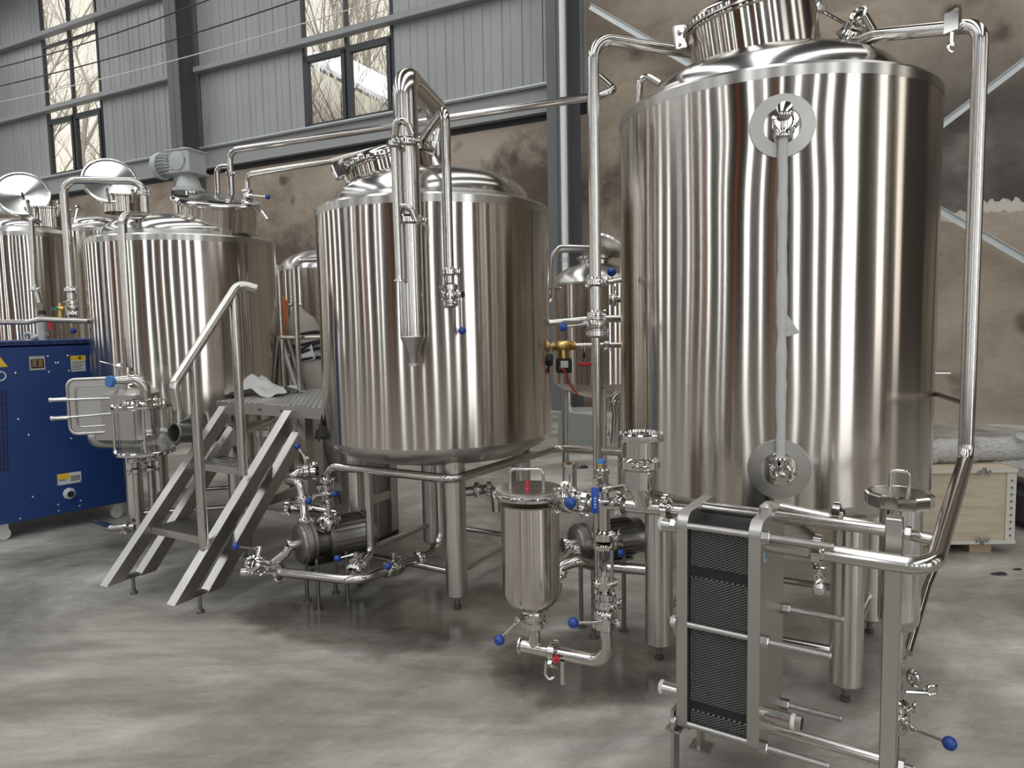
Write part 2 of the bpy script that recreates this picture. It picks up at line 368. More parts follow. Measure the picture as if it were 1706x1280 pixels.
for i, (a, b) in enumerate(WIN):
    fr = MB(); c = (a+b)/2
    for u in (a+0.03, c, b-0.03): wbox(fr, u-0.035, u+0.035, -0.06, 0.02, ZS, ZR)
    for z in (ZS+0.03, 8.96, 7.07): wbox(fr, a, b, -0.06, 0.02, z-0.03, z+0.03)
    fo = wbuild(fr, f'window_{i+1}', 'dark_frame')
    sa = MB()
    for u0, u1 in ((a+0.06, c-0.03), (c+0.03, b-0.06)):
        z0, z1 = ZS+0.05, 7.05
        wbox(sa, u0, u0+0.09, -0.05, 0.05, z0, z1); wbox(sa, u1-0.09, u1, -0.05, 0.05, z0, z1); wbox(sa, u0, u1, -0.05, 0.05, z0, z0+0.09); wbox(sa, u0, u1, -0.05, 0.05, z1-0.09, z1)
    sa.build('window_sash', 'dark_frame', fo, smooth=0)
    gl = MB(); wbox(gl, a+0.02, b-0.02, -0.025, -0.02, ZS, ZR); gl.build('window_pane', 'pane', fo, smooth=0)
    portal(wp(c, -0.1, (ZS+ZR)/2), b-a, ZR-ZS, WN)
# columns (I sections)
def icol(u, name, v0=0.02, d=0.55, wd=0.38, tw=0.02):
    m = MB(); wbox(m, u-wd/2, u+wd/2, v0, v0+tw, 0, ZR); wbox(m, u-wd/2, u+wd/2, v0+d-tw, v0+d, 0, ZR); wbox(m, u-tw/2, u+tw/2, v0, v0+d, 0, ZR)
    o = wbuild(m, name, 'column'); return o
icol(C1, 'trim_column_1'); icol(C2, 'trim_column_2'); icol(24.1, 'trim_column_3'); icol(-3.2, 'trim_column_4')
# end walls, back wall with tall windows, roof with skylights (behind and beside the photographer)

def pierced(axis, a0, a1, opens, fixed, z0, z1, name, mat):
    m = MB(); cur = a0
    def seg(s0, s1, za, zb):
        if s1-s0 < 1e-3 or zb-za < 1e-3: return
        if axis == 'u': wbox(m, s0, s1, fixed, fixed+0.2, za, zb)
        else: wbox(m, fixed-0.2, fixed, s0, s1, za, zb)
    for (s0, s1, za, zb) in opens:
        seg(cur, s0, 0, ZR); seg(s0, s1, 0, za); seg(s0, s1, zb, ZR); cur = s1
        ln = s1-s0; mid = (s0+s1)/2
        if axis == 'u': portal(wp(mid, fixed+0.1, (za+zb)/2), ln, zb-za, -WN)
        else: portal(wp(fixed-0.1, mid, (za+zb)/2), ln, zb-za, WD if fixed < 0 else -WD)
    seg(cur, a1, 0, ZR)
    return struct(m.build(name, mat, smooth=0))
ops = []
for u, wd in ((-6.8, 1.1), (-2.9, 0.5), (0.4, 0.4), (3.0, 0.8), (8.0, 0.35), (9.4, 0.35), (12.4, 0.6), (15.2, 0.4), (18.6, 0.4), (20.6, 0.9), (25.4, 0.6), (27.4, 0.6)):
    ops.append((u, u+wd, 0.9, 9.4))
pierced('u', U_R, U_L, ops, V_B, 0, ZR, 'wall_back', 'rear')
pierced('v', 0, V_B, [(6.2, 7.2, 0.9, 9.0), (9.0, 10.0, 0.9, 9.0), (12.9, 15.0, 0.05, 6.0), (17.0, 18.2, 0.9, 9), (20.6, 21.8, 0.9, 9)], U_R, 0, ZR, 'wall_right', 'rear')
pierced('v', 0, V_B, [(2.0, 3.2, 0.9, 8.5), (6.5, 7.7, 0.9, 8.5), (11.0, 12.2, 0.9, 8.5), (15.5, 16.7, 0.9, 8.5), (20.0, 21.2, 0.9, 8.5)], U_L+0.2, 0, ZR, 'wall_left', 'rear')
m = MB(); cur = U_R
for k in range(6):
    u0 = -5.6+k*6.2; u1 = u0+2.2
    wbox(m, cur, u0, 0, V_B, ZR, ZR+0.2); cur = u1
    wbox(m, u0, u1, 0, 1.5, ZR, ZR+0.2); wbox(m, u0, u1, V_B-1.5, V_B, ZR, ZR+0.2)
    portal(wp((u0+u1)/2, V_B/2, ZR+0.15), 2.2, V_B-3, (0, 0, -1), 'skylight_daylight').rotation_euler = (0, 0, WANG)
wbox(m, cur, U_L, 0, V_B, ZR, ZR+0.2)
struct(m.build('ceiling', 'roof', smooth=0))
for i, u in enumerate((-5.0, 1.9, 10.3, 19.2, 28.2)):  # unseen dark columns, added to give the tank reflections dark stripes
    m = MB(); wbox(m, u-0.25, u+0.25, V_B-0.7, V_B-0.05, 0, ZR); struct(m.build(f'trim_reflection_column_{i+1}', 'column', smooth=0))
for i, (u, v) in enumerate(((5.6, V_B-0.75), (-1.2, V_B-0.75), (17.2, V_B-0.75), (13.6, V_B-0.75))):  # unseen orange posts, added to tint the reflections in the tank steel
    m = MB(); wbox(m, u-0.28, u+0.28, v-0.2, v+0.2, 0, 8.5); struct(m.build(f'trim_reflection_post_{i+1}', 'orange', smooth=0))
# ================================================================= TANKS
def tank(name, label, c, R, zb, zt, group=None, Rd=None, dome_h=0.2, leg_r=0.062, leg_c=None, legs=(), tube_z=0.07, brace_z=0.2, n=96, band=0.045, dents=()):
    t = empty(name, label, 'tank', (c[0], c[1], 0), 0, group); o = V((c[0], c[1], 0)); Rd = Rd or R*0.83
    m = MB(); NV = 64; rings = []; rs = random.Random(int(R*1000)+int(zt*100)); ph = [rs.uniform(0, 6) for _ in range(8)]
    for j in range(NV+1):
        z = zb+0.07+(zt-band-zb-0.07)*j/NV; e = math.sin(PI*j/NV)**0.5 if 0 < j < NV else 0; pts = []
        for k in range(240):
            a = 2*PI*k/240; d = e*0.0009*(math.sin(2.3*z+ph[0])*math.sin(5*a+ph[1])+math.sin(3.1*z+ph[2])*math.sin(8*a+ph[3])*0.6+math.sin(1.4*z+ph[4])*math.sin(13*a+ph[5])*0.25)
            for (da, dz, amp, sg) in dents:
                x_ = R*((a-da+PI) % (2*PI)-PI); d += amp*math.exp(-(x_*x_+(z-dz)**2)/(2*sg*sg))
            pts.append((c[0]+(R+d)*math.cos(a), c[1]+(R+d)*math.sin(a), z))
        rings.append(m.ring(pts))
    for p_, q_ in zip(rings, rings[1:]): m.bridge(p_, q_)
    m.build('shell', 'tank', t, smooth=60)
    m = MB(); m.lathe(o, (0, 0, 1), [(R+0.001, zt-band), (R+0.002, zt-0.006), (R-0.004, zt+0.004), (Rd+0.03, zt+0.035), (Rd, zt+0.045)], n, caps=False); m.build('top_rim', 'tank_band', t, smooth=30)
    pr = [(R*0.55, zb-0.055), (R*0.8, zb-0.035), (R-0.09, zb-0.01), (R-0.045, zb+0.01), (R-0.015, zb+0.035), (R-0.003, zb+0.055), (R, zb+0.075)]
    m = MB(); m.lathe(o-V((0, 0, 0)), (0, 0, 1), [(0.05, zb-0.07)]+pr, n); m.build('bottom_dish', 'tank_band', t, smooth=30)
    pr = []
    for k in range(13):
        a = PI/2*(1-(1-k/12)**1.0); pr.append((Rd*math.cos(a)**0.62 if k < 12 else 0.001, zt+0.045+dome_h*math.sin(a)**1.0))
    m = MB(); m.lathe(o, (0, 0, 1), pr, n, caps=False); m.build('dome', 'dome', t, smooth=50)
    for (x, y) in legs:
        m = MB(); m.lathe((x, y, 0), (0, 0, 1), [(leg_r*0.82, tube_z), (leg_r, tube_z+0.012), (leg_r, zb+0.02)], 32); lg = m.build('leg', 'steel_leg', t)
        m = MB(); m.lathe((x, y, 0), (0, 0, 1), [(0.016, 0), (0.02, 0.006), (0.02, 0.02), (0.013, 0.024), (0.013, tube_z+0.01)], 12); m.build('foot', 'cast', lg)
    L_ = list(legs)
    for i in range(len(L_)):
        a, b = V((*L_[i], brace_z)), V((*L_[(i+1) % len(L_)], brace_z)); d = (b-a).normalized()
        m = MB(); m.cyl(a+d*leg_r*0.9, b-d*leg_r*0.9, 0.019, 16); m.build('brace', 'steel', t)
    return t
def manway(t, c, axis, r, h, base_drop=0.1, lid=True, lid_open=None, flat=False):
    """collar and lid on a dome; c is the centre of the collar's top ring"""
    a = V(axis).normalized(); c = V(c)
    m = MB(); m.lathe(c-a*h, a, [(r, -base_drop), (r, h-0.012), (r+0.012, h-0.006), (r+0.012, h)], 64, caps=False); m.build('manway_collar', 'tank', t, smooth=30)
    if lid:
        lh = 0.02 if flat else 0.055
        m = MB(); m.lathe(c+a*0.002, a, [(r+0.02, 0), (r+0.026, 0.006), (r+0.026, 0.02), (r+0.018, 0.028)]+[((r+0.01)*math.cos(q*PI/20), 0.028+lh*math.sin(q*PI/20)) for q in range(0, 11)], 64)
        m.build('manway_lid', 'mirror', t, smooth=35)
def legs_sq(c, ang, r): return [(c[0]+r*math.cos(ang+k*PI/2), c[1]+r*math.sin(ang+k*PI/2)) for k in range(4)]
M['steel_leg'] = steel_brushed('brushed_leg_steel', (0.62, 0.585, 0.54), 0.28, 0.8, 0.002)
T3 = (1.2, 3.37); T2 = (-0.44, 4.28); T1 = (-2.5, 5.6); T0 = (-4.45, 6.95); T4 = (-4.2, 8.6)
E_ROW = V((0.835, -0.55, 0)).normalized(); E_PER = V((0.55, 0.835, 0)).normalized()
A3, B3, C3 = atz(1098, 1098, 0), atz(1408, 1168, 0), atz(1448, 1055, 0)
D3 = A3 + C3 - B3
def on_tank(c, R, px, py, off=0.0):
    d = ray(px, py); o = V((CP.x-c[0], CP.y-c[1])); D = V((d.x, d.y)); A = D.dot(D); B = 2*o.dot(D); C = o.dot(o)-(R+off)**2
    t = (-B-math.sqrt(max(0, B*B-4*A*C)))/(2*A); p = CP+d*t; n = V((p.x-c[0], p.y-c[1], 0)).normalized(); return p, n
DN = []
for px_, py_ in ((1303, 210), (1298, 782)):
    p_, n_ = on_tank(T3, 0.68, px_, py_); DN.append((math.atan2(n_.y, n_.x), p_.z, 0.0045, 0.12))
t3 = tank('brewing_tank', 'tallest brushed steel tank, with a level gauge down its front', T3, 0.68, 0.745, 2.465, None, 0.55, 0.17, legs=[(p.x, p.y) for p in (A3, B3, C3, D3)], dents=DN)
f2 = atz(765, 1020, 0); v2 = V((f2.x-T2[0], f2.y-T2[1])); a2 = math.atan2(v2.y, v2.x)
t2 = tank('brewing_tank', 'brushed steel kettle with the tall bent vapour pipe, between stair and exchanger', T2, 0.67, 0.835, 2.19, None, 0.56, 0.175, leg_r=0.06, legs=legs_sq(T2, a2, 0.5))
t1 = tank('brewing_tank', 'brushed steel mash tank with a geared motor on its top, behind the stair', T1, 0.67, 0.78, 2.19, None, 0.56, 0.15, leg_r=0.06, legs=legs_sq(T1, -2.15, 0.5))
T0 = (-4.56, 6.92); T4 = (-4.50, 8.05)
t0 = tank('brewing_tank', 'slim steel tank behind the blue cabinet, nearest the photo edge, its round lid swung open', T0, 0.375, 0.75, 2.45, None, 0.32, 0.1, leg_r=0.04, legs=legs_sq(T0, 0.4, 0.28))
t4 = tank('brewing_tank', 'slim steel tank half hidden behind the mash tank, its round lid swung open', T4, 0.44, 0.75, 2.62, None, 0.37, 0.1, leg_r=0.04, legs=legs_sq(T4, 0.4, 0.3))
# ---------------------------------------------------------------- fittings
def mix_dir(*a): return V(a).normalized()
def clamp(parent, p, axis, r, side=(0.6, -0.8, 0), nut=True, name='clamp'):
    a = V(axis).normalized(); s = V(side); s = (s - a*s.dot(a)).normalized(); b = a.cross(s); p = V(p)
    k = 1.0 + 0.25*min(1, r/0.03)
    m = MB(); m.lathe(p-a*0.012*k, a, [(r+0.001, -0.006), (r+0.010, 0.001), (r+0.016, 0.003), (r+0.016, 0.021*k), (r+0.010, 0.023*k), (r+0.001, 0.03*k)], 28, caps=False)
    for q in (-1, 1): m.box(p + s*(r+0.018) + b*q*0.010, (0.022, 0.007, 0.018), s, a, 0.002)
    m.cyl(p - s*(r+0.017) - a*0.009, p - s*(r+0.017) + a*0.009, 0.006, 10)
    o = m.build(name, 'mirror', parent)
    if nut:
        q = p + s*(r+0.022); m = MB(); m.cyl(q - b*0.022, q + b*0.034, 0.0035, 8); m.cyl(q + b*0.015, q + b*0.026, 0.0075, 10)
        for t in (-1, 1): m.tube([q+b*0.018+a*t*0.004, q+b*0.022+a*t*0.016, q+b*0.034+a*t*0.020, q+b*0.034+a*t*0.012, q+b*0.024+a*t*0.004], 0.0028, 6)
        m.build('wing_nut', 'mirror', o)
    return o
def ferrule(m, p, axis, r):
    a = V(axis).normalized(); m.lathe(V(p)-a*0.02, a, [(r, 0), (r, 0.012), (r+0.010, 0.017), (r+0.010, 0.022), (r*0.82, 0.022), (r*0.82, 0.0)], 24, caps=False); return m
VG = 'butterfly valves with blue ball handles'
def valve(label, p, axis, stem, K, r=0.024, group=VG, knob=0.0195, cl=True, side=None, knobmat='knob', stem_len=0.05):
    a = V(axis).normalized(); s = V(stem); s = (s-a*s.dot(a)).normalized(); p = V(p); K = V(K)
    t = empty('butterfly_valve', label, 'valve', p, 0, group)
    m = MB(); m.lathe(p-a*0.034, a, [(r, 0), (r+0.010, 0.003), (r+0.010, 0.012), (r+0.006, 0.016), (r+0.018, 0.018), (r+0.021, 0.022), (r+0.021, 0.046), (r+0.018, 0.050), (r+0.006, 0.052), (r+0.010, 0.056), (r+0.010, 0.065), (r, 0.068)], 28)
    b = a.cross(s)
    for q in range(4):
        d = s*math.cos(PI/4+q*PI/2)+b*math.sin(PI/4+q*PI/2); m.cyl(p+d*(r+0.017)-a*0.022, p+d*(r+0.017)+a*0.022, 0.005, 8)
    body = m.build('valve_body', 'mirror', t)
    n0 = p+s*(r+0.015); n1 = p+s*(r+0.015+stem_len)
    m = MB(); m.cyl(n0, n0+s*stem_len*0.55, 0.011, 14); m.cyl(n0+s*stem_len*0.5, n1, 0.016, 16); m.build('valve_neck', 'mirror', t)
    e = n0+s*stem_len*0.78; d = (K-e).normalized()
    m = MB(); m.cyl(e, K, 0.0052, 10); m.cyl(e, e+d*0.03, 0.0085, 10); lv = m.build('lever', 'mirror', t)
    m = MB(); m.sphere(K, knob, 18); m.build('ball_knob', knobmat, lv)
    if cl:
        sd = side or s
        clamp(t, p-a*0.040, a, r, sd+a.cross(V(sd))*0.6); clamp(t, p+a*0.040, a, r, V(sd)-a.cross(V(sd))*0.5)
    return t
def pipe(label, pts, r=0.0255, R=0.075, clamps=(), cat='pipe', name='steel_pipe', mat='steel', group=None, extra=(), ferr=(), n=18):
    P_ = [V(p) for p in pts]; t = empty(name, label, cat, (P_[0]+P_[-1])/2, 0, group)
    m = MB(); m.tube(fil(P_, R), r, n); m.build('pipe_run', mat, t, smooth=50)
    for (pp, rr) in extra:
        m = MB(); m.tube(fil(pp, R), rr, n); m.build('branch', mat, t, smooth=50)
    for c in clamps: clamp(t, c[0], c[1], c[2] if len(c) > 2 else r, c[3] if len(c) > 3 else (0.6, -0.8, 0.1))
    for f in ferr:
        m = MB(); ferrule(m, f[0], f[1], f[2] if len(f) > 2 else r); m.build('end_ferrule', 'mirror', t)
    return t
Z = V((0, 0, 1))
# ================================================================= WALL DRESSING
def brace(u0, z0, u1, z1, label, v=0.32):
    a = wp(u0, v, z0); b = wp(u1, v, z1); d = (b-a).normalized(); nrm = d.cross(WN)
    m = MB(); m.bar(a, b, 0.09, 0.008, WN); m.bar(a-nrm*0.04+WN*0.0, b-nrm*0.04, 0.008, 0.085, WN)
    t = m.build('steel_brace', 'galv', smooth=0); tag(t, label, 'brace'); return t
a = uz(1145, 107, 0.32); b = uz(1690, 431, 0.32); sl = (b[1]-a[1])/(b[0]-a[0])
brace(5.6, a[1]+sl*(5.6-a[0]), -2.9, max(0.35, a[1]+sl*(-2.9-a[0])), 'galvanised wall brace running down from the dark column behind the tallest tank')
a = uz(1575, 204, 0.25); b = uz(1700, 108, 0.25); sl = (b[1]-a[1])/(b[0]-a[0])
brace(5.6, max(0.3, a[1]+sl*(5.6-a[0])), -2.9, a[1]+sl*(-2.9-a[0]), 'galvanised wall brace rising towards the upper right corner of the photo', 0.25)
u_, z_ = uz(938, 200, 0.72); m = MB(); m.tube([wp(u_, 0.7, 1.2), wp(u_, 0.7, ZR-0.02)], 0.05, 12)
o = m.build('conduit', 'white_plastic'); t = empty('white_conduit', 'white conduit standing in front of the dark column', 'conduit', wp(u_, 0.7, 1.2)); bpy.data.objects.remove(o)
m = MB(); m.tube([wp(u_, 0.7, 0.0), wp(u_, 0.7, ZR-0.02)], 0.055, 12); m.build('conduit_pipe', 'white_plastic', t)
for z in (2.5, 5.0, 7.5):
    m = MB(); m.lathe(wp(u_, 0.7, z), (0, 0, 1), [(0.06, 0), (0.06, 0.08)], 14); m.build('pipe_bracket', 'galv', t)
for (p0, p1, Y, mt, lb) in (((-60, 127), (420, -28), 13.0, 'wire_black', 'upper black cable strung across the cladding'), ((-60, 157), (560, -22), 12.6, 'wire_black', 'lower black cable strung across the cladding'), ((-60, 183), (700, -20), 12.2, 'white_plastic', 'thin pale cable strung below the two black ones')):
    A_ = at(*p0, Y+4); B_ = at(*p1, Y); m = MB(); pts = [A_.lerp(B_, k/16) - Z*(0.12*math.sin(PI*k/16)) for k in range(17)]
    tag(m.tube(pts, 0.012 if mt == 'wire_black' else 0.009, 6).build('overhead_cable', mt), lb, 'cable')
# ================================================================= OUTSIDE
def tree(label, base, h, seed, lean=0.1):
    rnd = random.Random(seed); m = MB(); base = V(base)
    def grow(p, d, ln, r, lev):
        n = 4; pts = [p]; rad = [r]
        for k in range(n):
            d = (d + V((rnd.uniform(-1, 1), rnd.uniform(-1, 1), rnd.uniform(-0.4, 0.8)))*0.16).normalized(); p = p + d*ln/n; pts.append(p); rad.append(r*(1-0.5*(k+1)/n))
            if lev < 4 and (k > 0 or lev > 0):
                for q in range(rnd.choice((1, 2, 2)) if lev < 3 else 1):
                    e = (d + V((rnd.uniform(-1, 1), rnd.uniform(-1, 1), rnd.uniform(-0.1, 0.7)))*0.85).normalized()
                    grow(p, e, ln*rnd.uniform(0.42, 0.66), rad[-1]*0.6, lev+1)
        m.tube(pts, rad, 5 if lev < 2 else 3, caps=False)
    for (dx, dz) in ((lean, 1),): grow(base, V((dx, 0, dz)).normalized(), h*0.62, h*0.011, 0)
    return tag(m.build('bare_tree', 'bark', loc=base), label, 'tree', 'bare trees outside the windows')
for i, (px, Y, h, ln, lb) in enumerate(((150, 30, 19, 0.05, 'bare leafless tree seen through the far window, nearer its right jamb'), (92, 33, 20, 0.12, 'bare leafless tree seen through the far window, nearer its left jamb'), (120, 40, 21, -0.1, 'bare leafless tree furthest back beyond the far window'),
        (560, 26, 17, 0.15, 'bare leafless tree seen through the middle of the nearer window'), (640, 24, 15, -0.12, 'bare leafless tree behind the right pane of the nearer window'), (515, 30, 19, 0.08, 'bare leafless tree behind the left pane of the nearer window'), (598, 34, 18, -0.05, 'bare leafless tree furthest back beyond the nearer window'))):
    p = at(px, 560, Y); tree(lb, (p.x, p.y, 0), h, 11+i*7, ln)
M['far_wall'] = plain('pale_render', (0.55, 0.5, 0.42), 0.8)
for i, px in enumerate((500, 545, 590, 625, 665)):
    p = at(px, 560, 18.5+0.4*(i % 2)); tree(('bare shrub outside the nearer window, hard against its left jamb', 'bare shrub outside the nearer window, under its left pane', 'bare shrub outside the nearer window, behind its mullion', 'bare shrub outside the nearer window, under its right pane', 'bare shrub outside the nearer window, hard against its right jamb')[i], (p.x, p.y, 0), 8.2, 90+i*3, (-0.1, 0.1, 0, 0.12, -0.1)[i])
bt = empty('building', 'pale building with a white pitched roof outside the nearer window', 'building', at(560, 560, 22)-Z*1.5)
A_ = at(500, 96, 21); B_ = at(672, 186, 20.4); m = MB(); back = V((0.3, 3.2, 1.2))
m.prism([A_, B_, B_+back, A_+back], (0, 0, 0.12)); m.build('roof', 'label_white', bt, smooth=0)
m = MB(); A2 = A_-Z*0.1; B2 = B_-Z*0.1; m.prism([A2, B2, V((B2.x, B2.y, 0)), V((A2.x, A2.y, 0))], (0.2, 3.0, 0)); m.build('wall', 'far_wall', bt, smooth=0)
# ================================================================= TANK 3 fittings
c3 = V((T3[0], T3[1], 0))
mw = at(1250, 36, 3.2); manway(t3, mw, (-0.16, -0.03, 0.985), 0.262, 0.18, 0.03)
bp_ = at(1133, 62, 3.2); m = MB(); m.box(bp_, (0.05, 0.02, 0.10), (1, 0, 0), (-0.1, 0, 1), 0.003); m.cyl(bp_+V((0, -0.03, 0.02)), bp_+V((0, 0.03, 0.02)), 0.012, 12); m.cyl(bp_+V((0, -0.03, -0.03)), bp_+V((0, 0.03, -0.03)), 0.008, 10); m.build('lid_hinge', 'mirror', t3)
m = MB(); m.box(at(1362, 14, 3.15), (0.07, 0.03, 0.03), (1, 0, 0.1), ch=0.004); m.tube([at(1366, 16, 3.15), at(1412, 42, 3.1)], 0.007, 8); m.cyl(at(1398, 55, 3.05), at(1412, 42, 3.15), 0.012, 10); m.build('lid_catch', 'mirror', t3)
lg = empty('level_gauge', 'wrapped level tube between two round flanges on the tallest tank', 'gauge', on_tank(T3, 0.68, 1300, 782)[0])
gp = []
for j, (px, py) in enumerate(((1303, 210), (1298, 782))):
    p, n = on_tank(T3, 0.68, px, py); e = V((-n.y, n.x, 0))
    m = MB(); m.lathe(p-n*0.02, n, [(0.113, 0), (0.116, 0.02), (0.114, 0.027), (0.066, 0.029), (0.064, 0.005)], 56, caps=False); fl_ = m.build('flange_ring', 'steel_satin', lg)
    m = MB(); m.lathe(p-n*0.02, n, [(0.065, 0.0), (0.065, 0.012), (0.045, 0.016), (0.026, 0.02), (0.024, 0.055)], 40); m.build('socket', 'tank_band', lg)
    q = p+n*0.055; sg = -1 if j == 0 else 1
    m = MB(); m.cyl(q-n*0.03, q+n*0.012, 0.024, 20); m.cyl(q+n*0.012, q+n*0.018, 0.029, 24); m.cyl(q, q+Z*sg*0.03, 0.022, 18); m.lathe(q+Z*sg*0.026, Z*sg, [(0.027, 0), (0.030, 0.004), (0.030, 0.026), (0.026, 0.03)], 12); m.build('elbow_valve', 'mirror', lg)
    clamp(lg, q-n*0.012, n, 0.022, e*0.8-Z*0.5)
    if j == 0:
        m = MB(); m.cyl(q+Z*0.012+n*0.0, q+Z*0.03+n*0.05, 0.016, 20); m.lathe(q+Z*0.031+n*0.05, n*0.93+Z*0.3, [(0.024, 0), (0.027, 0.003), (0.027, 0.009), (0.024, 0.011)], 28); m.build('end_cap', 'mirror', lg)
    else:
        m = MB(); m.cyl(q, q-Z*0.05, 0.012, 14); m.cyl(q-Z*0.015+n*0.02, q-Z*0.018+n*0.055, 0.021, 18); m.build('drain_cock', 'mirror', lg)
    gp.append(q+Z*sg*0.05)
rnd = random.Random(4); pts = [gp[0].lerp(gp[1], k/30) + V((rnd.uniform(-1, 1), rnd.uniform(-1, 1), 0))*0.0012 for k in range(31)]
M['wrap'] = plain('cloudy_plastic_wrap', (0.50, 0.49, 0.47), 0.3, 0)
m = MB(); m.tube(pts, [0.0165+rnd.uniform(-0.0015, 0.0035)*(k > 4) for k in range(31)], 14); m.build('wrapped_tube', 'wrap', lg)
m = MB(); q = gp[0].lerp(gp[1], 0.57)
for k in range(5): m.prism([q+V((0.01, -0.012, 0.01*k)), q+V((0.028+0.008*k, -0.02, -0.004-0.008*k)), q+V((0.04+0.006*k, -0.018, -0.02-0.004*k)), q+V((0.012, -0.012, -0.03-0.005*k))], (0, 0.0012, 0.0006))
m.build('loose_film', 'wrap', lg, smooth=0)
# riser beside tank 3 on its left
YP = 3.2
p1 = at(1200, 57, 3.45); p2 = at(988, 62, YP); p2.z = p1.z; p1.z = p2.z = at(1060, 62, YP).z
base = V((p2.x, YP, 0.95)); end = V((p2.x, YP, 0.42))
zc = at(995, 470, YP).z; zv = at(997, 540, YP).z
pipe('tall riser pipe left of the tallest tank, down from its manway', [p1, p2, V((p2.x, YP, zv))], 0.0255, 0.09, clamps=[(V((p2.x, YP, zc)), Z)])
pipe('thin steel pipe dropping below the riser valve to the pump behind the sight glass', [V((p2.x, YP, zv)), V((p2.x, YP, 0.55)), V((p2.x+0.02, YP+0.12, 0.42))], 0.0185, 0.05)
valve('valve at the foot of the tall riser, its handle pointing at the kettle', V((p2.x, YP, zv)), Z, (-0.6, -0.8, 0), at(938, 545, YP-0.1), 0.024, side=V((0.5, -0.8, 0)))
q = V((p2.x, YP, zc)); m = MB(); m.tube(fil([at(975, 478, YP), at(1035, 466, YP)], 0.02), 0.011, 10)
tag(m.build('pipe_support', 'steel'), 'short bar tying the tall riser to the tallest tank', 'support')
valve('small valve high behind the riser with its blue ball standing on top', at(1022, 500, 4.6), (1, 0, 0), Z, at(1019, 453, 4.6), 0.02, cl=False, knob=0.03)
pipe('short pipe from the ball-topped valve into the back of the tallest tank', [at(1022, 500, 4.6), at(1036, 500, 4.6), V((0.78, 3.88, at(1022, 500, 4.6).z))], 0.017, 0.04)
# big loop on the right of tank 3
rb = at(1609, 765, 2.6); rtp = V((rb.x, rb.y, at(1620, 42, 2.6).z)); tin = at(1400, 80, 3.15)
EX0 = V((0.513, 2.24, 0))
def EX(s, w_, z): return EX0+E_ROW*s+E_PER*w_+Z*z
zp = at(1290, 905, EX(0.262, 0.05, 0).y).z
pB = EX(0.262, 0.05, zp); corner = EX(0.262+0.44, 0.05, zp-0.002)
riser_t = at(1462, 58, 2.95)
bigp = pipe('wide pipe looping from the heat exchanger up and over to the tallest tank', [pB, corner, rb, rtp, riser_t, tin], 0.0255, 0.07)
hz = at(1587, 36, 2.66); m = MB(); m.box(hz, (0.016, 0.06, 0.075), (0.9, 0.4, 0.1), ch=0.003); m.box(hz+V((0, -0.005, 0.04)), (0.02, 0.05, 0.012)); m.cyl(hz-Z*0.03, hz-Z*0.085, 0.007, 8); m.torus(hz-Z*0.09, (0, 1, 0), 0.014, 0.005, 14, 6); m.build('hanging_clamp', 'mirror', bigp)
sv = empty('spray_inlet', 'capped angled inlet fitting on the shoulder of the tallest tank', 'pipe fitting', at(1445, 75, 3.1))
m = MB(); m.cyl(at(1430, 24, 3.05), at(1455, 66, 3.12), 0.033, 24); m.torus(at(1430, 24, 3.05), (at(1430, 24, 3.05)-at(1455, 66, 3.12)), 0.03, 0.008, 24, 8); m.build('inlet_tube', 'mirror', sv)
m = MB(); m.tube(fil([at(1395, 78, 3.15), at(1420, 45, 3.1), at(1440, 50, 3.05)], 0.03), 0.014, 12); m.build('inlet_elbow', 'mirror', sv); clamp(sv, at(1412, 62, 3.1), (0.5, 0, 1), 0.02)
pipe('small hooped pipe rising behind the left shoulder of the tallest tank', [at(1064, 200, 3.75), at(1066, 120, 3.75), at(1100, 140, 3.7)], 0.017, 0.05)
z_ = at(1600, 673, 2.62).z; m = MB(); m.cyl((rb.x, rb.y, z_), (1.86, 3.27, z_-0.01), 0.012, 12); tag(m.build('pipe_stub', 'steel'), 'lower short pipe tying the loop pipe to the back of the tallest tank', 'pipe')
z_ = at(1570, 621, 3.3).z; m = MB(); m.cyl((1.82, 3.30, z_), (at(1583, 621, 3.25).x, 3.25, z_), 0.008, 10); tag(m.build('pipe_stub', 'steel'), 'upper thinner pipe stub on the far side of the tallest tank', 'pipe')
# ================================================================= TANK 2 fittings
manway(t2, at(652, 272, 4.15), (-0.20, -0.04, 0.98), 0.235, 0.12, 0.05)
h_ = at(566, 285, 4.05); m = MB(); m.box(h_, (0.075, 0.06, 0.085), (1, 0.4, 0.4), (-0.4, 0, 1), 0.008); m.cyl(h_+V((0.01, -0.03, 0.03)), h_+V((0.02, -0.03, 0.06)), 0.012, 10); m.cyl(h_+V((0.03, 0, -0.03)), h_+V((0.06, 0, -0.1)), 0.018, 10); m.build('lid_hinge', 'mirror', t2)
n0 = at(722, 291, 4.2); m = MB(); m.lathe(n0-Z*0.04, (0, 0, 1), [(0.115, 0), (0.10, 0.03), (0.075, 0.11), (0.068, 0.15), (0.068, 0.2)], 32); m.build('vapour_neck', 'steel', t2)
YC = 3.45; ct = at(672, 104, YC); cbz = at(686, 560, YC).z; cx = at(680, 330, YC).x
top_b = at(737, 186, 4.2); zt_ = ct.z-0.06
cond = empty('vapour_condenser', 'fat bent vapour pipe hanging in front of the kettle, ending in a cone', 'condenser', V((cx, YC, cbz)))
m = MB(); m.tube(fil([V((n0.x, n0.y, n0.z+0.12)), V((top_b.x-0.02, n0.y, top_b.z-0.0)), V((cx, YC, zt_)), V((cx, YC, cbz))], 0.105, 10), 0.058, 28); m.build('vapour_pipe', 'steel', cond, smooth=60)
m = MB(); m.lathe((cx, YC, cbz), (0, 0, -1), [(0.058, 0), (0.060, 0.004), (0.022, 0.085), (0.018, 0.13), (0.026, 0.134), (0.026, 0.142)], 28); m.build('drain_cone', 'steel_satin', cond)
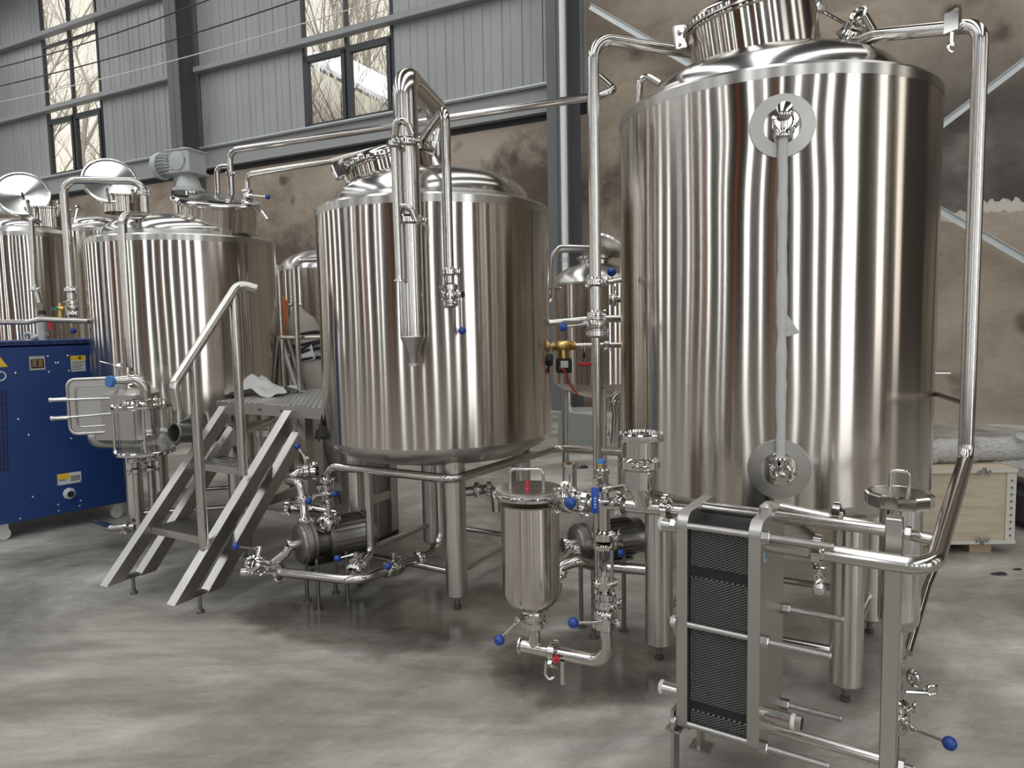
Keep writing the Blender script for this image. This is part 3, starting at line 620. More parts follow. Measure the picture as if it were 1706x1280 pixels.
for y in (240, 368): clamp(cond, V((cx, YC, at(675, y, YC).z)), Z, 0.058, (0.5, -0.8, 0) if y == 240 else (0.9, -0.4, 0))
for s_ in (-1, 1):
    zz = at(675, 215 if s_ < 0 else 355, YC).z; m = MB(); m.tube(fil([V((cx-0.05, YC-0.055, zz-0.04)), V((cx-0.035, YC-0.07, zz+0.03)), V((cx+0.02, YC-0.07, zz+0.01)), V((cx+0.035, YC-0.06, zz-0.04))], 0.03), 0.014, 10); m.build('saddle_elbow', 'mirror', cond)
tx = at(656, 240, 3.36).x
pipe('thin bypass pipe running down the front of the vapour condenser', [V((tx, 3.36, at(656, 232, 3.36).z)), V((tx+0.005, 3.36, at(662, 470, 3.36).z))], 0.0165, 0.03, clamps=[(V((tx, 3.36, at(656, 240, 3.36).z)), Z)], ferr=[(V((tx+0.005, 3.36, at(662, 468, 3.36).z)), -Z)])
YB = 3.6; bx = at(745, 320, YB).x; bz = at(741, 180, YB).z
zv2 = at(757, 492, YB).z
nb = V((n0.x-0.075, n0.y-0.03, n0.z+0.1))
pipe('slim branch pipe beside the vapour condenser, ending in a valve', [nb, V((nb.x, nb.y, bz-0.03)), V((bx, YB, bz)), V((bx, YB, zv2+0.02))], 0.024, 0.06, clamps=[(V((bx, YB, at(751, 453, YB).z)), Z, 0.024, (0.9, -0.4, 0)), (V((nb.x, nb.y, n0.z+0.14)), Z, 0.024)])
valve('valve hanging at the end of the slim branch pipe, handle pointing down', V((bx, YB, zv2)), Z, (0.75, -0.65, 0), at(770, 551, YB-0.06), 0.024, side=V((-0.4, -0.9, 0)))
for zz in (0.12, 0.06): clamp(cond, V((n0.x, n0.y, n0.z+0.1+zz)), Z, 0.05, (0.9, -0.4, 0))
m = MB(); p, n = on_tank(T2, 0.67, 914, 600); m.lathe(p, n, [(0.035, 0), (0.035, 0.02)], 18); m.build('side_port', 'black', t2)
# long cleaning line from tank 1 above the kettle to the riser
zl = 2.95; a1 = at(383, 270, 5.9); a2_ = at(1030, 157, 4.62); 
pipe('long high pipe crossing behind the kettle from the mash tank to the riser', [V((a1.x, a1.y, at(383, 335, 5.9).z)), V((a1.x, a1.y, zl)), V((a2_.x, a2_.y, zl)), at(1000, 128, 5.0), at(985, 125, 5.4)], 0.0255, 0.08, clamps=[(V((a1.x, a1.y, at(383, 290, 5.9).z)), Z)],
     extra=[([V((a1.x, a1.y, 2.83)), V((a1.x-0.11, a1.y, 2.83)), V((a1.x-0.11, a1.y, 2.6))], 0.02)])
zl2 = 2.7; b1 = at(411, 300, 5.6); b2_ = at(556, 283, 5.2)
pipe('shorter pipe from the mash tank to the hinge side of the kettle manway', [V((b1.x, b1.y, 2.5)), V((b1.x, b1.y, zl2)), V((b2_.x, b2_.y, zl2)), V((b2_.x+0.35, b2_.y-0.3, zl2))], 0.021, 0.06)
valve('valve on top of the mash tank with its handle pointing at the kettle', V((b1.x, b1.y, at(410, 328, 5.6).z)), Z, (0.3, -0.9, 0), at(446, 328, 5.5), 0.021, knob=0.02)
# ================================================================= TANK 1 fittings
manway(t1, at(360, 338, 5.45), (0.15, -0.26, 0.95), 0.29, 0.15, 0.02, flat=True)
m = MB(); m.box(at(300, 324, 5.35), (0.12, 0.05, 0.06), (1, 0, -0.25), ch=0.008); m.box(at(296, 345, 5.4), (0.05, 0.03, 0.12), ch=0.004); m.build('lid_hinge', 'mirror', t1)
m = MB(); m.tube([at(424, 345, 5.2), at(440, 362, 5.2)], 0.008, 8); m.cyl(at(436, 352, 5.2), at(446, 366, 5.2), 0.017, 12); m.cyl(at(438, 370, 5.2), at(447, 360, 5.2), 0.01, 8); m.build('lid_catch', 'mirror', t1)
g = at(312, 272, 5.55); mt = empty('geared_motor', 'silver grey geared motor standing on the mash tank', 'motor', g-Z*0.3)
mx = V((-0.93, 0.36, 0.0)).normalized(); my = Z.cross(mx)
m = MB(); m.box(g, (0.20, 0.19, 0.17), mx, ch=0.012); m.lathe(g+my*0.09, my, [(0.075, 0), (0.07, 0.015), (0.045, 0.02)], 28); m.lathe(g+Z*0.08, Z, [(0.08, 0), (0.075, 0.015), (0.04, 0.03)], 24)
for z in (-0.08, 0.08): m.box(g+Z*z, (0.22, 0.21, 0.012), mx, ch=0.003)
for k in range(6): m.box(g+mx*0.05-my*0.0+Z*(-0.055+k*0.022), (0.14, 0.205, 0.006), mx)
m.build('gearbox', 'motor', mt)
fm = (-my) if (-my).y < 0 else my
m = MB(); m.lathe(g-mx*0.04+fm*0.097, fm, [(0.034, 0), (0.034, 0.004)], 24); m.build('shaft_cover', 'black', mt)
m = MB(); m.lathe(g+mx*0.03+fm*0.095, fm, [(0.022, 0), (0.022, 0.01), (0.012, 0.012)], 6); m.build('oil_plug', 'motor', mt)
m = MB(); m.lathe(g+mx*0.10, mx, [(0.07, 0), (0.07, 0.13)], 24)
for k in range(20):
    d = Z*math.cos(2*PI*k/20)+my*math.sin(2*PI*k/20); m.box(g+mx*0.165+d*0.078, (0.12, 0.004, 0.022), mx, d)
m.build('motor_housing', 'motor', mt)
m = MB(); m.lathe(g+mx*0.23, mx, [(0.096, 0), (0.104, 0.01), (0.104, 0.028), (0.098, 0.05), (0.08, 0.06)], 10); m.build('fan_cover', 'motor', mt)
gz = g-Z*0.085; m = MB(); m.lathe(gz-Z*0.13, Z, [(0.115, 0), (0.115, 0.022), (0.095, 0.03), (0.08, 0.08), (0.065, 0.13)], 28)
for k in range(12): m.cyl(gz-Z*0.14+V((math.cos(k*PI/6), math.sin(k*PI/6), 0))*0.1, gz-Z*0.1+V((math.cos(k*PI/6), math.sin(k*PI/6), 0))*0.1, 0.009, 6)
m.build('mounting_flange', 'motor', mt)
m = MB(); m.lathe(gz-Z*0.42, Z, [(0.07, 0), (0.07, 0.26), (0.105, 0.265), (0.105, 0.29)], 28); m.build('motor_stand', 'steel', mt)
YT = 5.1
pipe('pipe bending off the mash tank shoulder and down its front left', [at(262, 368, 5.3), at(238, 360, 5.15), at(203, 358, YT-0.15), V((at(210, 480, YT-0.15).x, YT-0.15, at(218, 612, YT-0.15).z))], 0.031, 0.08, clamps=[(at(252, 366, 5.25), (1, 0.5, 0), 0.031, (0, -0.8, 0.6))])
q0 = at(241, 335, 5.5); xl = at(112, 400, 5.4).x; zu = at(180, 303, 5.5).z
pipe('inverted U pipe from the mash tank to the valve above the blue cabinet', [q0-Z*0.15, V((q0.x, q0.y, zu)), V((xl, 5.4, zu)), V((xl, 5.4, at(119, 500, 5.4).z))], 0.028, 0.1, clamps=[(V((q0.x, q0.y, at(241, 322, 5.5).z)), Z, 0.028), (V((xl, 5.4, at(118, 483, 5.4).z)), Z, 0.028)])
valve('valve above the blue cabinet with its blue ball hanging down', V((xl, 5.4, at(120, 513, 5.4).z)), Z, (0, -1, 0), at(122, 551, 5.3), 0.026, knob=0.023)
pipe('thin pipe down the front of the open-lidded tank behind the cabinet', [at(66, 372, 6.35), at(52, 362, 6.3), at(57, 470, 6.3), at(62, 490, 6.3), at(66, 505, 6.3)], 0.024, 0.06, clamps=[(at(58, 482, 6.3), Z, 0.024)])
pipe('horizontal pipe running just above the blue cabinet', [at(-30, 537, 5.2), at(45, 537, 5.2), at(68, 532, 5.2), at(148, 535, 5.2)], 0.019, 0.05)
bv = empty('brass_valve', 'small brass valve with a green handle above the blue cabinet', 'valve', at(100, 530, 5.25)); m = MB(); m.cyl(at(101, 532, 5.25), at(100, 505, 5.25), 0.014, 10); m.lathe(at(100, 515, 5.25)-V((0.03, 0, 0)), (1, 0, 0), [(0.014, 0), (0.02, 0.01), (0.02, 0.05), (0.014, 0.06)], 10); m.build('valve_body', 'brass', bv)
M['green'] = plain('green_plastic', (0.02, 0.16, 0.11), 0.4)
m = MB(); m.bar(at(86, 515, 5.2), at(96, 514, 5.2), 0.012, 0.02); m.build('handle', 'green', bv)
gg = empty('hose_valve', 'grey pump outlet with a red lever just above the blue cabinet', 'valve', at(72, 570, 5.5)); m = MB(); m.cyl(at(72, 570, 5.5), at(70, 530, 5.5), 0.03, 14); m.torus(at(48, 562, 5.5), (0, 1, 0), 0.03, 0.014, 18, 8); m.cyl(at(55, 564, 5.5), at(78, 556, 5.5), 0.022, 12); m.build('valve_body', 'motor', gg)
m = MB(); m.bar(at(78, 528, 5.45), at(86, 550, 5.45), 0.012, 0.02); m.build('lever', 'red', gg)
m = MB(); m.lathe(at(70, 524, 5.5), Z, [(0.03, 0), (0.025, 0.03)], 12); m.build('cap', 'wire_black', gg)
# tank 0 and the tank behind it, lids open
M['spun'] = steel_brushed('spun_lid_steel', (0.78, 0.77, 0.74), 0.22, 0.8, 0.0)
def open_lid(t, px, py, Y, r, nrm):
    c = at(px, py, Y); nrm = V(nrm).normalized(); q = nrm.to_track_quat('Z', 'Y'); mw_ = Matrix.Translation(c) @ q.to_matrix().to_4x4()
    m = MB(); m.lathe((0, 0, 0), Z, [(r*0.95, -0.05), (r, -0.03), (r, 0.012), (r*0.95, 0.014), (r*0.90, 0.0), (r*0.5, -0.012), (0.012, -0.03), (0.0001, -0.03)], 56, caps=False); sv_ = WM[t]; inv = sv_.inverted()
    me = bpy.data.meshes.new('manway_lid'); me.from_pydata([tuple(p) for p in m.v], [], m.f); me.materials.append(M['spun']); me.polygons.foreach_set('use_smooth', [True]*len(me.polygons)); me.set_sharp_from_angle(angle=0.6)
    o = bpy.data.objects.new('manway_lid', me); SC.collection.objects.link(o); o.parent = t; o.matrix_local = inv @ mw_; WM[o] = mw_
    m = MB(); m.cyl(c-nrm*0.03, c+nrm*0.01, 0.01, 8); m.build('lid_bolt', 'black', o)
    return c
def coll(t, c, r, h):
    m = MB(); m.lathe(c, Z, [(r, -0.05), (r, h-0.02), (r+0.015, h-0.015), (r+0.015, h)], 40, caps=False); m.build('manway_collar', 'tank', t)
    for k in range(6):
        d = V((math.cos(k*PI/3+0.4), math.sin(k*PI/3+0.4), 0)); m = MB(); m.cyl(c+d*(r+0.03)+Z*(h-0.09), c+d*(r+0.06)+Z*(h+0.02), 0.013, 8); m.sphere(c+d*(r+0.06)+Z*(h+0.03), 0.02, 8); m.build('swing_bolt', 'mirror', t)
for (t, px, py, Y, mpx, mpy) in ((t0, 37, 323, 6.75, 82, 372), (t4, 183, 301, 7.7, 205, 348)):
    c = open_lid(t, px, py, Y, 0.222 if t is t0 else 0.262, (0.42, -0.82, 0.40)); mc = at(mpx, mpy, Y+0.1); coll(t, mc, 0.18, 0.13)
    m = MB(); m.tube([c+V((0.13, 0.03, -0.15)), mc+V((0.10, 0, 0.1))], 0.012, 8); m.build('lid_hinge', 'mirror', t)
pipe('white plastic pipe entering behind the open-lidded tank at the edge', [at(-20, 350, 7.6), at(30, 352, 7.6)], 0.04, mat='white_plastic')
# rectangular side manway and sight jar in front of tank 1
Yd = 4.75
sm = empty('side_manway', 'open rectangular side hatch with rounded door on the mash tank', 'hatch', at(190, 700, Yd))
def rrect(cen, x, z, w_, h__, r):
    pts = []
    for (sx, sz, a0) in ((1, 1, 0), (-1, 1, PI/2), (-1, -1, PI), (1, -1, 3*PI/2)):
        for k in range(6):
            a = a0+PI/2*k/5; pts.append(cen + x*(sx*(w_/2-r)+r*math.cos(a)) + z*(sz*(h__/2-r)+r*math.sin(a)))
    return pts
dc = at(163, 676, Yd); dx = (at(212, 684, Yd+0.12)-at(118, 668, Yd)); W_ = dx.length; dx.normalize(); dx = V((dx.x, dx.y, 0)).normalized(); dn = -dx.cross(Z)
m = MB(); m.tube(rrect(dc, dx, Z, W_, 0.36, 0.05), 0.011, 10, closed=True); m.build('door_frame', 'steel', sm)
m = MB(); m.prism(rrect(dc, dx, Z, W_-0.01, 0.35, 0.05), dn*0.02); m.tube(rrect(dc-dn*0.006, dx, Z, W_-0.09, 0.27, 0.03), 0.006, 8, closed=True); m.build('door_panel', 'steel_satin', sm)
for z in (0.055, -0.065):
    m = MB(); m.cyl(dc-dx*(W_/2+0.075)-dn*0.03+Z*z, dc+dx*0.16-dn*0.03+Z*z*0.8, 0.008, 10); m.cyl(dc-dx*(W_/2+0.09)-dn*0.03+Z*z, dc-dx*(W_/2)-dn*0.03+Z*z, 0.014, 12); m.sphere(dc-dx*(W_/2+0.09)-dn*0.03+Z*z, 0.017, 10)
    m.box(dc+dx*0.17-dn*0.03+Z*z*0.8, (0.04, 0.03, 0.035), dx, ch=0.004); m.cyl(dc+dx*0.17-dn*0.03+Z*(z*0.8-0.05), dc+dx*0.17-dn*0.03+Z*z*0.8, 0.006, 8); m.build('door_bar', 'mirror', sm)
m = MB(); pb, nb_ = on_tank(T1, 0.67, 225, 690); m.box(pb+nb_*0.02, (0.36, 0.36, 0.36), (-nb_.y, nb_.x, 0), Z, 0.03); m.build('hatch_box', 'steel_satin', sm)
m = MB(); hc = at(200, 735, 5.0); m.lathe(at(150, 727, 5.05), (1, -0.1, 0), [(0.02, 0), (0.07, 0.03), (0.09, 0.09), (0.09, 0.6), (0.06, 0.66)], 28); m.build('hatch_sump', 'tank_band', sm)
# sight jar
Yj = 4.62; jt = at(238, 676, Yj); jb = at(240, 752, Yj); jr = 0.15
sj = empty('sight_jar', 'clear glass sight jar between two round steel flanges beside the stair', 'sight glass', jb)
jx = (jt.x+jb.x)/2
for z, nm in ((jt.z, 'top_flange'), (jb.z, 'bottom_flange')):
    m = MB(); m.lathe((jx, Yj, z-0.012), Z, [(jr+0.03, 0), (jr+0.034, 0.004), (jr+0.034, 0.02), (jr+0.03, 0.024)], 48)
    for k in range(4):
        a = k*PI/2+0.5; m.lathe((jx+(jr+0.018)*math.cos(a), Yj+(jr+0.018)*math.sin(a), z+0.01), Z, [(0.012, 0), (0.012, 0.016)], 6)
    m.build(nm, 'mirror', sj)
m = MB(); m.lathe((jx, Yj, jb.z+0.012), Z, [(jr, 0), (jr, jt.z-jb.z-0.024), (jr-0.005, jt.z-jb.z-0.024), (jr-0.005, 0), (jr, 0)], 48, caps=False); m.build('glass_cylinder', 'glass', sj)
for k in range(4):
    a = k*PI/2+0.5; x_, y_ = jx+(jr+0.018)*math.cos(a), Yj+(jr+0.018)*math.sin(a); m = MB(); m.cyl((x_, y_, jb.z), (x_, y_, jt.z), 0.009, 10); m.build('tie_rod', 'mirror', sj)
m = MB(); m.cyl((jx+0.04, Yj, jt.z), (jx+0.04, Yj, jt.z-0.15), 0.028, 16); m.sphere((jx+0.04, Yj, jt.z-0.17), 0.034, 14); m.build('spray_ball', 'mirror', sj)
rimz = jt.z+0.03
m = MB(); m.torus((jx, Yj, rimz), Z, jr*0.75, 0.007, 32, 6)
for k in range(5): m.cyl((jx+jr*0.8*math.cos(k*1.25), Yj+jr*0.8*math.sin(k*1.25), jt.z), (jx+jr*0.8*math.cos(k*1.25), Yj+jr*0.8*math.sin(k*1.25), jt.z+0.05), 0.01, 8)
m.build('top_fittings', 'mirror', sj)
je = pipe('blue-capped elbow pipe on top of the glass sight jar', [at(186, 636, Yj-0.05), at(243, 630, Yj), V((jx+0.02, Yj, jt.z))], 0.034, 0.09, clamps=[(at(222, 633, Yj), (1, 0, 0.1), 0.034, (0, -0.6, 0.8))])
cp = at(182, 636, Yj-0.08); m = MB(); m.lathe(cp-(V((0.6, 0.8, 0)))*0.0, (-0.45, -0.9, 0.05), [(0.037, -0.02), (0.037, 0.004), (0.034, 0.007)], 28); m.build('dust_cap', 'blue_cap', je)
m = MB(); m.cyl(at(203, 625, Yj), at(204, 605, Yj), 0.013, 12); m.sphere(at(199, 611, Yj), 0.024, 12); m.bar(at(166, 602, Yj-0.08), at(206, 612, Yj), 0.018, 0.004); m.build('valve_handle', 'mirror', je)
for i, (px, lb) in enumerate(((229, 'drain leg below the glass sight jar, nearer the cabinet'), (247, 'drain leg below the glass sight jar, nearer the stair'))):
    p_ = V((at(px, 760, Yj).x, Yj-0.03+i*0.05, jb.z)); e_ = V((p_.x, p_.y, 0.35 if i else 0.2))
    pipe(lb, [p_, e_] if i else [p_, e_, e_+V((-0.12, 0.35, -0.03)), e_+V((-0.3, 0.5, -0.03))], 0.022, 0.06, clamps=[(p_-Z*0.05, Z, 0.03), (p_-Z*0.12, Z, 0.022, (-0.8, -0.6, 0) if i == 0 else (0.8, -0.5, 0))], name='drain_leg')
pipe('low drain pipe with a ferrule running out at the foot of the mash tank', [at(160, 872, 5.1), at(185, 880, 4.95), at(225, 878, 4.95)], 0.027, 0.05, clamps=[(at(212, 879, 4.95), (1, 0, 0), 0.027)])
# ================================================================= STAIR AND PLATFORM
SR = V((0.5, 0.866, 0)).normalized(); SWD = V((0.866, -0.5, 0)).normalized()
SL0 = V((-2.30, 4.00, 0.10)); SR0 = SL0 + SWD*0.60; RUN, RISE = 0.85, 0.95
def spt(t, w_, z=None, off=0.0):        # t: run distance, w_: across; z follows the stringer unless given
    p = SL0 + SR*(t+off) + SWD*w_; p.z = (0.10 + RISE*t/RUN) if z is None else z; return p
st = empty('step_ladder', 'stainless three-tread stair and platform with a bent handrail, between two tanks', 'stair', (-1.9, 4.3, 0))
slope = (SR*RUN + Z*RISE).normalized(); sn = (Z*RUN - SR*RISE).normalized()
for w_ in (0.0, 0.60):
    for off, nm in ((0.0, 'front_stringer'), (0.20, 'rear_stringer')):
        m = MB(); t1_ = RUN-off*0.72 if off else RUN; hw = 0.033
        def quad(side):
            q = []
            for t_, up_ in ((-0.055, 0), (0.045, 0), (t1_+0.05, 1), (t1_-0.05, 1)):
                zz = 0.105 if not up_ else 0.10+RISE*t1_/RUN*1.0; p = SL0+SR*(t_+off)+SWD*(w_+side*hw); p.z = zz if not up_ else min(1.03, zz); q.append(p)
            return q
        m.prism(quad(-1), SWD*(2*hw)); m.build(nm, 'stair_steel', st, smooth=0)
    f0 = SL0+SR*0.12+SWD*w_; m = MB(); m.lathe((f0.x, f0.y, 0), Z, [(0.022, 0), (0.022, 0.014), (0.010, 0.02), (0.010, 0.10), (0.02, 0.101), (0.02, 0.112)], 8); m.bar(SL0+SR*0.04+SWD*w_+Z*0.012, SL0+SR*0.2+SWD*w_+Z*0.012, 0.05, 0.012); m.build('levelling_foot', 'cast', st)
def checker(name):
    m, t, b = newmat(name); b.inputs['Metallic'].default_value = 1; b.inputs['Base Color'].default_value = (0.66, 0.655, 0.64, 1); b.inputs['Roughness'].default_value = 0.33
    c = nd(t, 'ShaderNodeTexCoord'); hs = []
    for ang in (0.35, 1.92):
        w_ = nd(t, 'ShaderNodeTexVoronoi'); w_.inputs['Scale'].default_value = 1.0; w_.inputs['Randomness'].default_value = 0.0
        t.links.new(mapping(t, c.outputs['Object'], (13, 34, 1) if ang < 1 else (34, 13, 1), (0.5*ang, 0, 0), (0, 0, -0.5)), w_.inputs['Vector'])
        hs.append(ramp(t, w_.outputs['Distance'], [(0.26, (1, 1, 1)), (0.36, (0, 0, 0))]))
    h = mixc(t, 1.0, hs[0], hs[1], 'ADD'); bp = nd(t, 'ShaderNodeBump'); bp.inputs['Distance'].default_value = 0.004; bp.inputs['Strength'].default_value = 1.0
    t.links.new(h, bp.inputs['Height']); t.links.new(bp.outputs[0], b.inputs['Normal'])
    t.links.new(mixc(t, h, (0.36, 0.35, 0.335), (0.86, 0.85, 0.83)), b.inputs['Base Color']); return m
M['checker'] = checker('tread_plate')
def slab(t0, t1, w0, w1, z, th, name, mat='checker', parent=None):
    a_, b_, c_, d_ = [SL0+SR*t_+SWD*q for t_, q in ((t0, w0), (t0, w1), (t1, w1), (t1, w0))]; pts = [V((p.x, p.y, z-th)) for p in (a_, b_, c_, d_)]
    m = MB(); m.prism(pts, (0, 0, th)); return m.build(name, mat, parent or st, smooth=0)
for t_, z in ((0.235, 0.375), (0.53, 0.71)):
    slab(t_, t_+0.23, 0.035, 0.565, z, 0.004, 'tread'); 
    m = MB(); a_ = SL0+SR*t_+SWD*0.035; b_ = SL0+SR*t_+SWD*0.565; a_.z = b_.z = z-0.022; m.bar(a_, b_, 0.004, 0.04); a2q = a_+SR*0.228; b2q = b_+SR*0.228; m.bar(a2q, b2q, 0.004, 0.04); m.build('tread_lip', 'stair_steel', st, smooth=0)
PZ = 1.06
slab(RUN-0.02, RUN+0.86, -0.10, 0.99, PZ, 0.006, 'platform_plate')
m = MB()
for (ta, wa, tb, wb) in ((RUN, -0.10, RUN, 0.99), (RUN+0.84, -0.1, RUN+0.84, 0.99), (RUN, -0.08, RUN+0.84, -0.08), (RUN, 0.97, RUN+0.84, 0.97)):
    a_ = SL0+SR*ta+SWD*wa; b_ = SL0+SR*tb+SWD*wb; a_.z = b_.z = PZ-0.006-0.035; m.bar(a_, b_, 0.045, 0.07)
m.build('platform_frame', 'stair_steel', st, smooth=0)
for k in range(3):
    p = SL0+SR*(RUN-0.024)+SWD*(0.12+0.2*k); p.z = PZ-0.04; m = MB(); m.lathe(p, -SR, [(0.011, 0), (0.011, 0.008)], 6); m.build('frame_bolt', 'cast', st)
for (t_, w_) in ((RUN+0.03, 0.05), (RUN+0.03, 0.66), (RUN+0.82, -0.05), (RUN+0.82, 0.66)):
    p = SL0+SR*t_+SWD*w_; m = MB(); m.bar(V((p.x, p.y, 0.06)), V((p.x, p.y, PZ-0.04)), 0.065, 0.065, SR); lg_ = m.build('platform_leg', 'stair_steel', st, smooth=0)
    m = MB(); m.lathe((p.x, p.y, 0), Z, [(0.02, 0), (0.02, 0.012), (0.011, 0.016), (0.011, 0.07)], 8); m.build('leg_foot', 'cast', lg_)
for (ta, wa, tb, wb, z) in ((RUN+0.03, 0.05, RUN+0.03, 0.66, 0.33), (RUN+0.82, -0.05, RUN+0.82, 0.66, 0.33), (RUN+0.03, 0.05, RUN+0.82, -0.05, 0.33), (RUN+0.03, 0.66, RUN+0.82, 0.66, 0.33)):
    a_ = SL0+SR*ta+SWD*wa; b_ = SL0+SR*tb+SWD*wb; a_.z = b_.z = z; m = MB(); m.bar(a_, b_, 0.045, 0.06); m.build('cross_rail', 'stair_steel', st, smooth=0)
pa = at(340, 914, 3.86); pt_ = at(323, 596, 3.86); pb_ = at(405, 792, 4.08); pbt = at(399, 492, 4.08)
for a_, b_ in ((pa, pt_), (pb_, pbt)):
    m = MB(); m.cyl(V((a_.x, a_.y, a_.z)), V((a_.x, a_.y, b_.z)), 0.0265, 20); m.build('rail_post', 'steel', st)
dr = (V((pb_.x, pb_.y, pbt.z))-V((pa.x, pa.y, pt_.z))).normalized(); A_ = V((pa.x, pa.y, pt_.z))-dr*0.19+Z*0.012; B_ = V((pb_.x, pb_.y, pbt.z))+dr*0.06+Z*0.02
m = MB(); m.tube(fil([A_+V((0.01, 0.01, -0.13)), A_, B_, B_+V((0.09, 0.03, -0.03))], 0.07), 0.0265, 20); m.build('handrail', 'steel', st)
# back railing of the platform
q1 = atz(500, 655, PZ); 
m = MB(); r1 = at(497, 434, 5.25); r0 = at(500, 655, 5.25); m.tube(fil([V((r0.x, 5.25, PZ)), V((r0.x, 5.25, r1.z)), V((r0.x+0.75, 5.0, r1.z))], 0.07), 0.0195, 14); m.build('back_rail', 'steel', st)
m = MB(); k_ = at(466, 563, 5.3); m.cyl(V((k_.x, 5.35, k_.z)), V((r0.x+0.75, 5.0, k_.z)), 0.017, 14); m.build('mid_rail', 'steel', st)
m = MB(); k_ = at(467, 500, 5.35); m.cyl(V((k_.x, 5.35, PZ)), V((k_.x, 5.35, 1.95)), 0.014, 10); m.build('rail_stub', 'steel', st)
# crumpled cloth on the platform
def rag(name, label, mat, c, sx, sy, h, seed, cat, nx=16, rot=0.0):
    rnd = random.Random(seed); m = MB(); g_ = []
    ph = [rnd.uniform(0, 6) for _ in range(6)]
    for i in range(nx+1):
        row = []
        for j in range(nx+1):
            x = (i/nx-0.5)*2; y = (j/nx-0.5)*2; e = max(0, 1-(abs(x)**2.2+abs(y)**2.2)*0.55)
            z = h*e*(0.55+0.25*math.sin(5*x+ph[0]+2*y)+0.2*math.sin(7*y+ph[1]-3*x)+0.15*math.sin(11*x+ph[2]))
            wob = 1+0.14*math.sin(4*math.atan2(y, x)+ph[3])+0.08*math.sin(9*math.atan2(y, x)+ph[4])
            X = x*sx/2*wob; Y_ = y*sy/2*wob; row.append((c[0]+X*math.cos(rot)-Y_*math.sin(rot), c[1]+X*math.sin(rot)+Y_*math.cos(rot), c[2]+max(0.002, z)))
        g_.append(m.ring(row))
    for i in range(nx):
        for j in range(nx): m.f.append((g_[i][j], g_[i+1][j], g_[i+1][j+1], g_[i][j+1]))
    m.f.append(tuple([g_[0][j] for j in range(nx, -1, -1)]+[g_[i][0] for i in range(1, nx+1)]+[g_[nx][j] for j in range(1, nx+1)]+[g_[i][nx] for i in range(nx-1, 0, -1)]))
    return tag(m.build(name, mat, smooth=80), label, cat)
M['cloth'] = plain('grey_white_felt', (0.50, 0.49, 0.47), 0.9); M['cloth_dark'] = plain('dark_rag', (0.03, 0.028, 0.027), 0.9)
cc = atz(428, 656, PZ); rag('crumpled_cloth', 'crumpled off-white cloth lying on the stair platform beside the mash tank', 'cloth', (cc.x, cc.y, PZ), 0.62, 0.36, 0.14, 3, 'cloth', rot=-0.5)
cc = atz(536, 715, 0.96); o = rag('dark_rag', 'black rag hanging at the platform end beside the kettle', 'cloth_dark', (cc.x, cc.y, PZ-0.17), 0.07, 0.1, 0.15, 8, 'rag')
# rolled foil-wrapped pipe end lying beside the stringer
fp = empty('wrapped_elbow', 'grey-green duct elbow with a crumpled flap, behind the nearer handrail post', 'duct', at(300, 735, 4.7)); M['duct'] = plain('dull_duct_metal', (0.30, 0.32, 0.29), 0.3, 0.8)
a_ = at(345, 722, 4.85); b_ = at(290, 722, 4.62); m = MB(); m.tube(fil([a_+V((0.1, 0.1, 0.0)), a_, b_], 0.08), 0.062, 24, caps=False); m.build('duct_body', 'duct', fp)
m = MB(); m.torus(b_, b_-a_, 0.062, 0.006, 24, 8); m.build('duct_rim', 'duct', fp); m = MB(); m.lathe(b_+(a_-b_).normalized()*0.03, (a_-b_), [(0.059, 0), (0.059, 0.004)], 20); m.build('duct_bore', 'black', fp)
m = MB(); A1 = [at(298, 705, 4.6), at(315, 697, 4.6), at(318, 690, 4.65), at(322, 680, 4.7), at(336, 690, 4.7), at(340, 712, 4.7)]; m.prism(A1, (0.02, 0.03, -0.012)); m.build('loose_flap', 'duct', fp, smooth=0)
q = a_.lerp(b_, 0.4); m = MB(); m.cyl((q.x, q.y, 0), (q.x, q.y, q.z-0.05), 0.02, 12); m.build('prop', 'duct', fp)
# ================================================================= PLATE HEAT EXCHANGER
ex = empty('plate_heat_exchanger', 'plate heat exchanger with a black corrugated plate pack between two thick steel plates', 'heat exchanger', EX(0.3, 0.15, 0), 0)
ZB, ZT = 0.205, 0.935
M['frame_plate'] = plain('brushed_frame_plate', (0.53, 0.51, 0.48), 0.36, 1)
def eplate(s0, s1, nm, top_tab=False):
    r_ = 0.045; W2 = 0.30; pts = []
    for (cw, cz, a0) in ((W2-r_, ZT-r_, 0), (r_, ZT-r_, PI/2), (r_, ZB+r_, PI), (W2-r_, ZB+r_, 3*PI/2)):
        for k in range(7): a = a0+PI/2*k/6; pts.append(EX(s0, cw+r_*math.cos(a), cz+r_*math.sin(a)))
    m = MB(); m.prism(pts, E_ROW*(s1-s0)); return m.build(nm, 'frame_plate', ex, smooth=30)
eplate(0.0, 0.036, 'fixed_end_plate'); eplate(0.226, 0.262, 'pressure_plate')
m = MB(); m.box(EX(0.244, 0.15, ZT+0.005), (0.04, 0.07, 0.045), E_ROW, Z, 0.008); m.build('hanger_lug', 'frame_plate', ex)
m = MB(); m.box(EX(0.131, 0.15, (ZB+ZT)/2-0.012), (0.188, 0.245, ZT-ZB-0.075), E_ROW, Z); m.build('gasket_core', 'black', ex, smooth=0)
NP = 22; NZ = 150; zp0, zp1 = ZB+0.03, ZT-0.055
M['pack'] = plain('plate_edge_steel', (0.62, 0.61, 0.59), 0.45, 0.3)
M['sheet'] = plain('black_plate_flank', (0.02, 0.02, 0.021), 0.5)
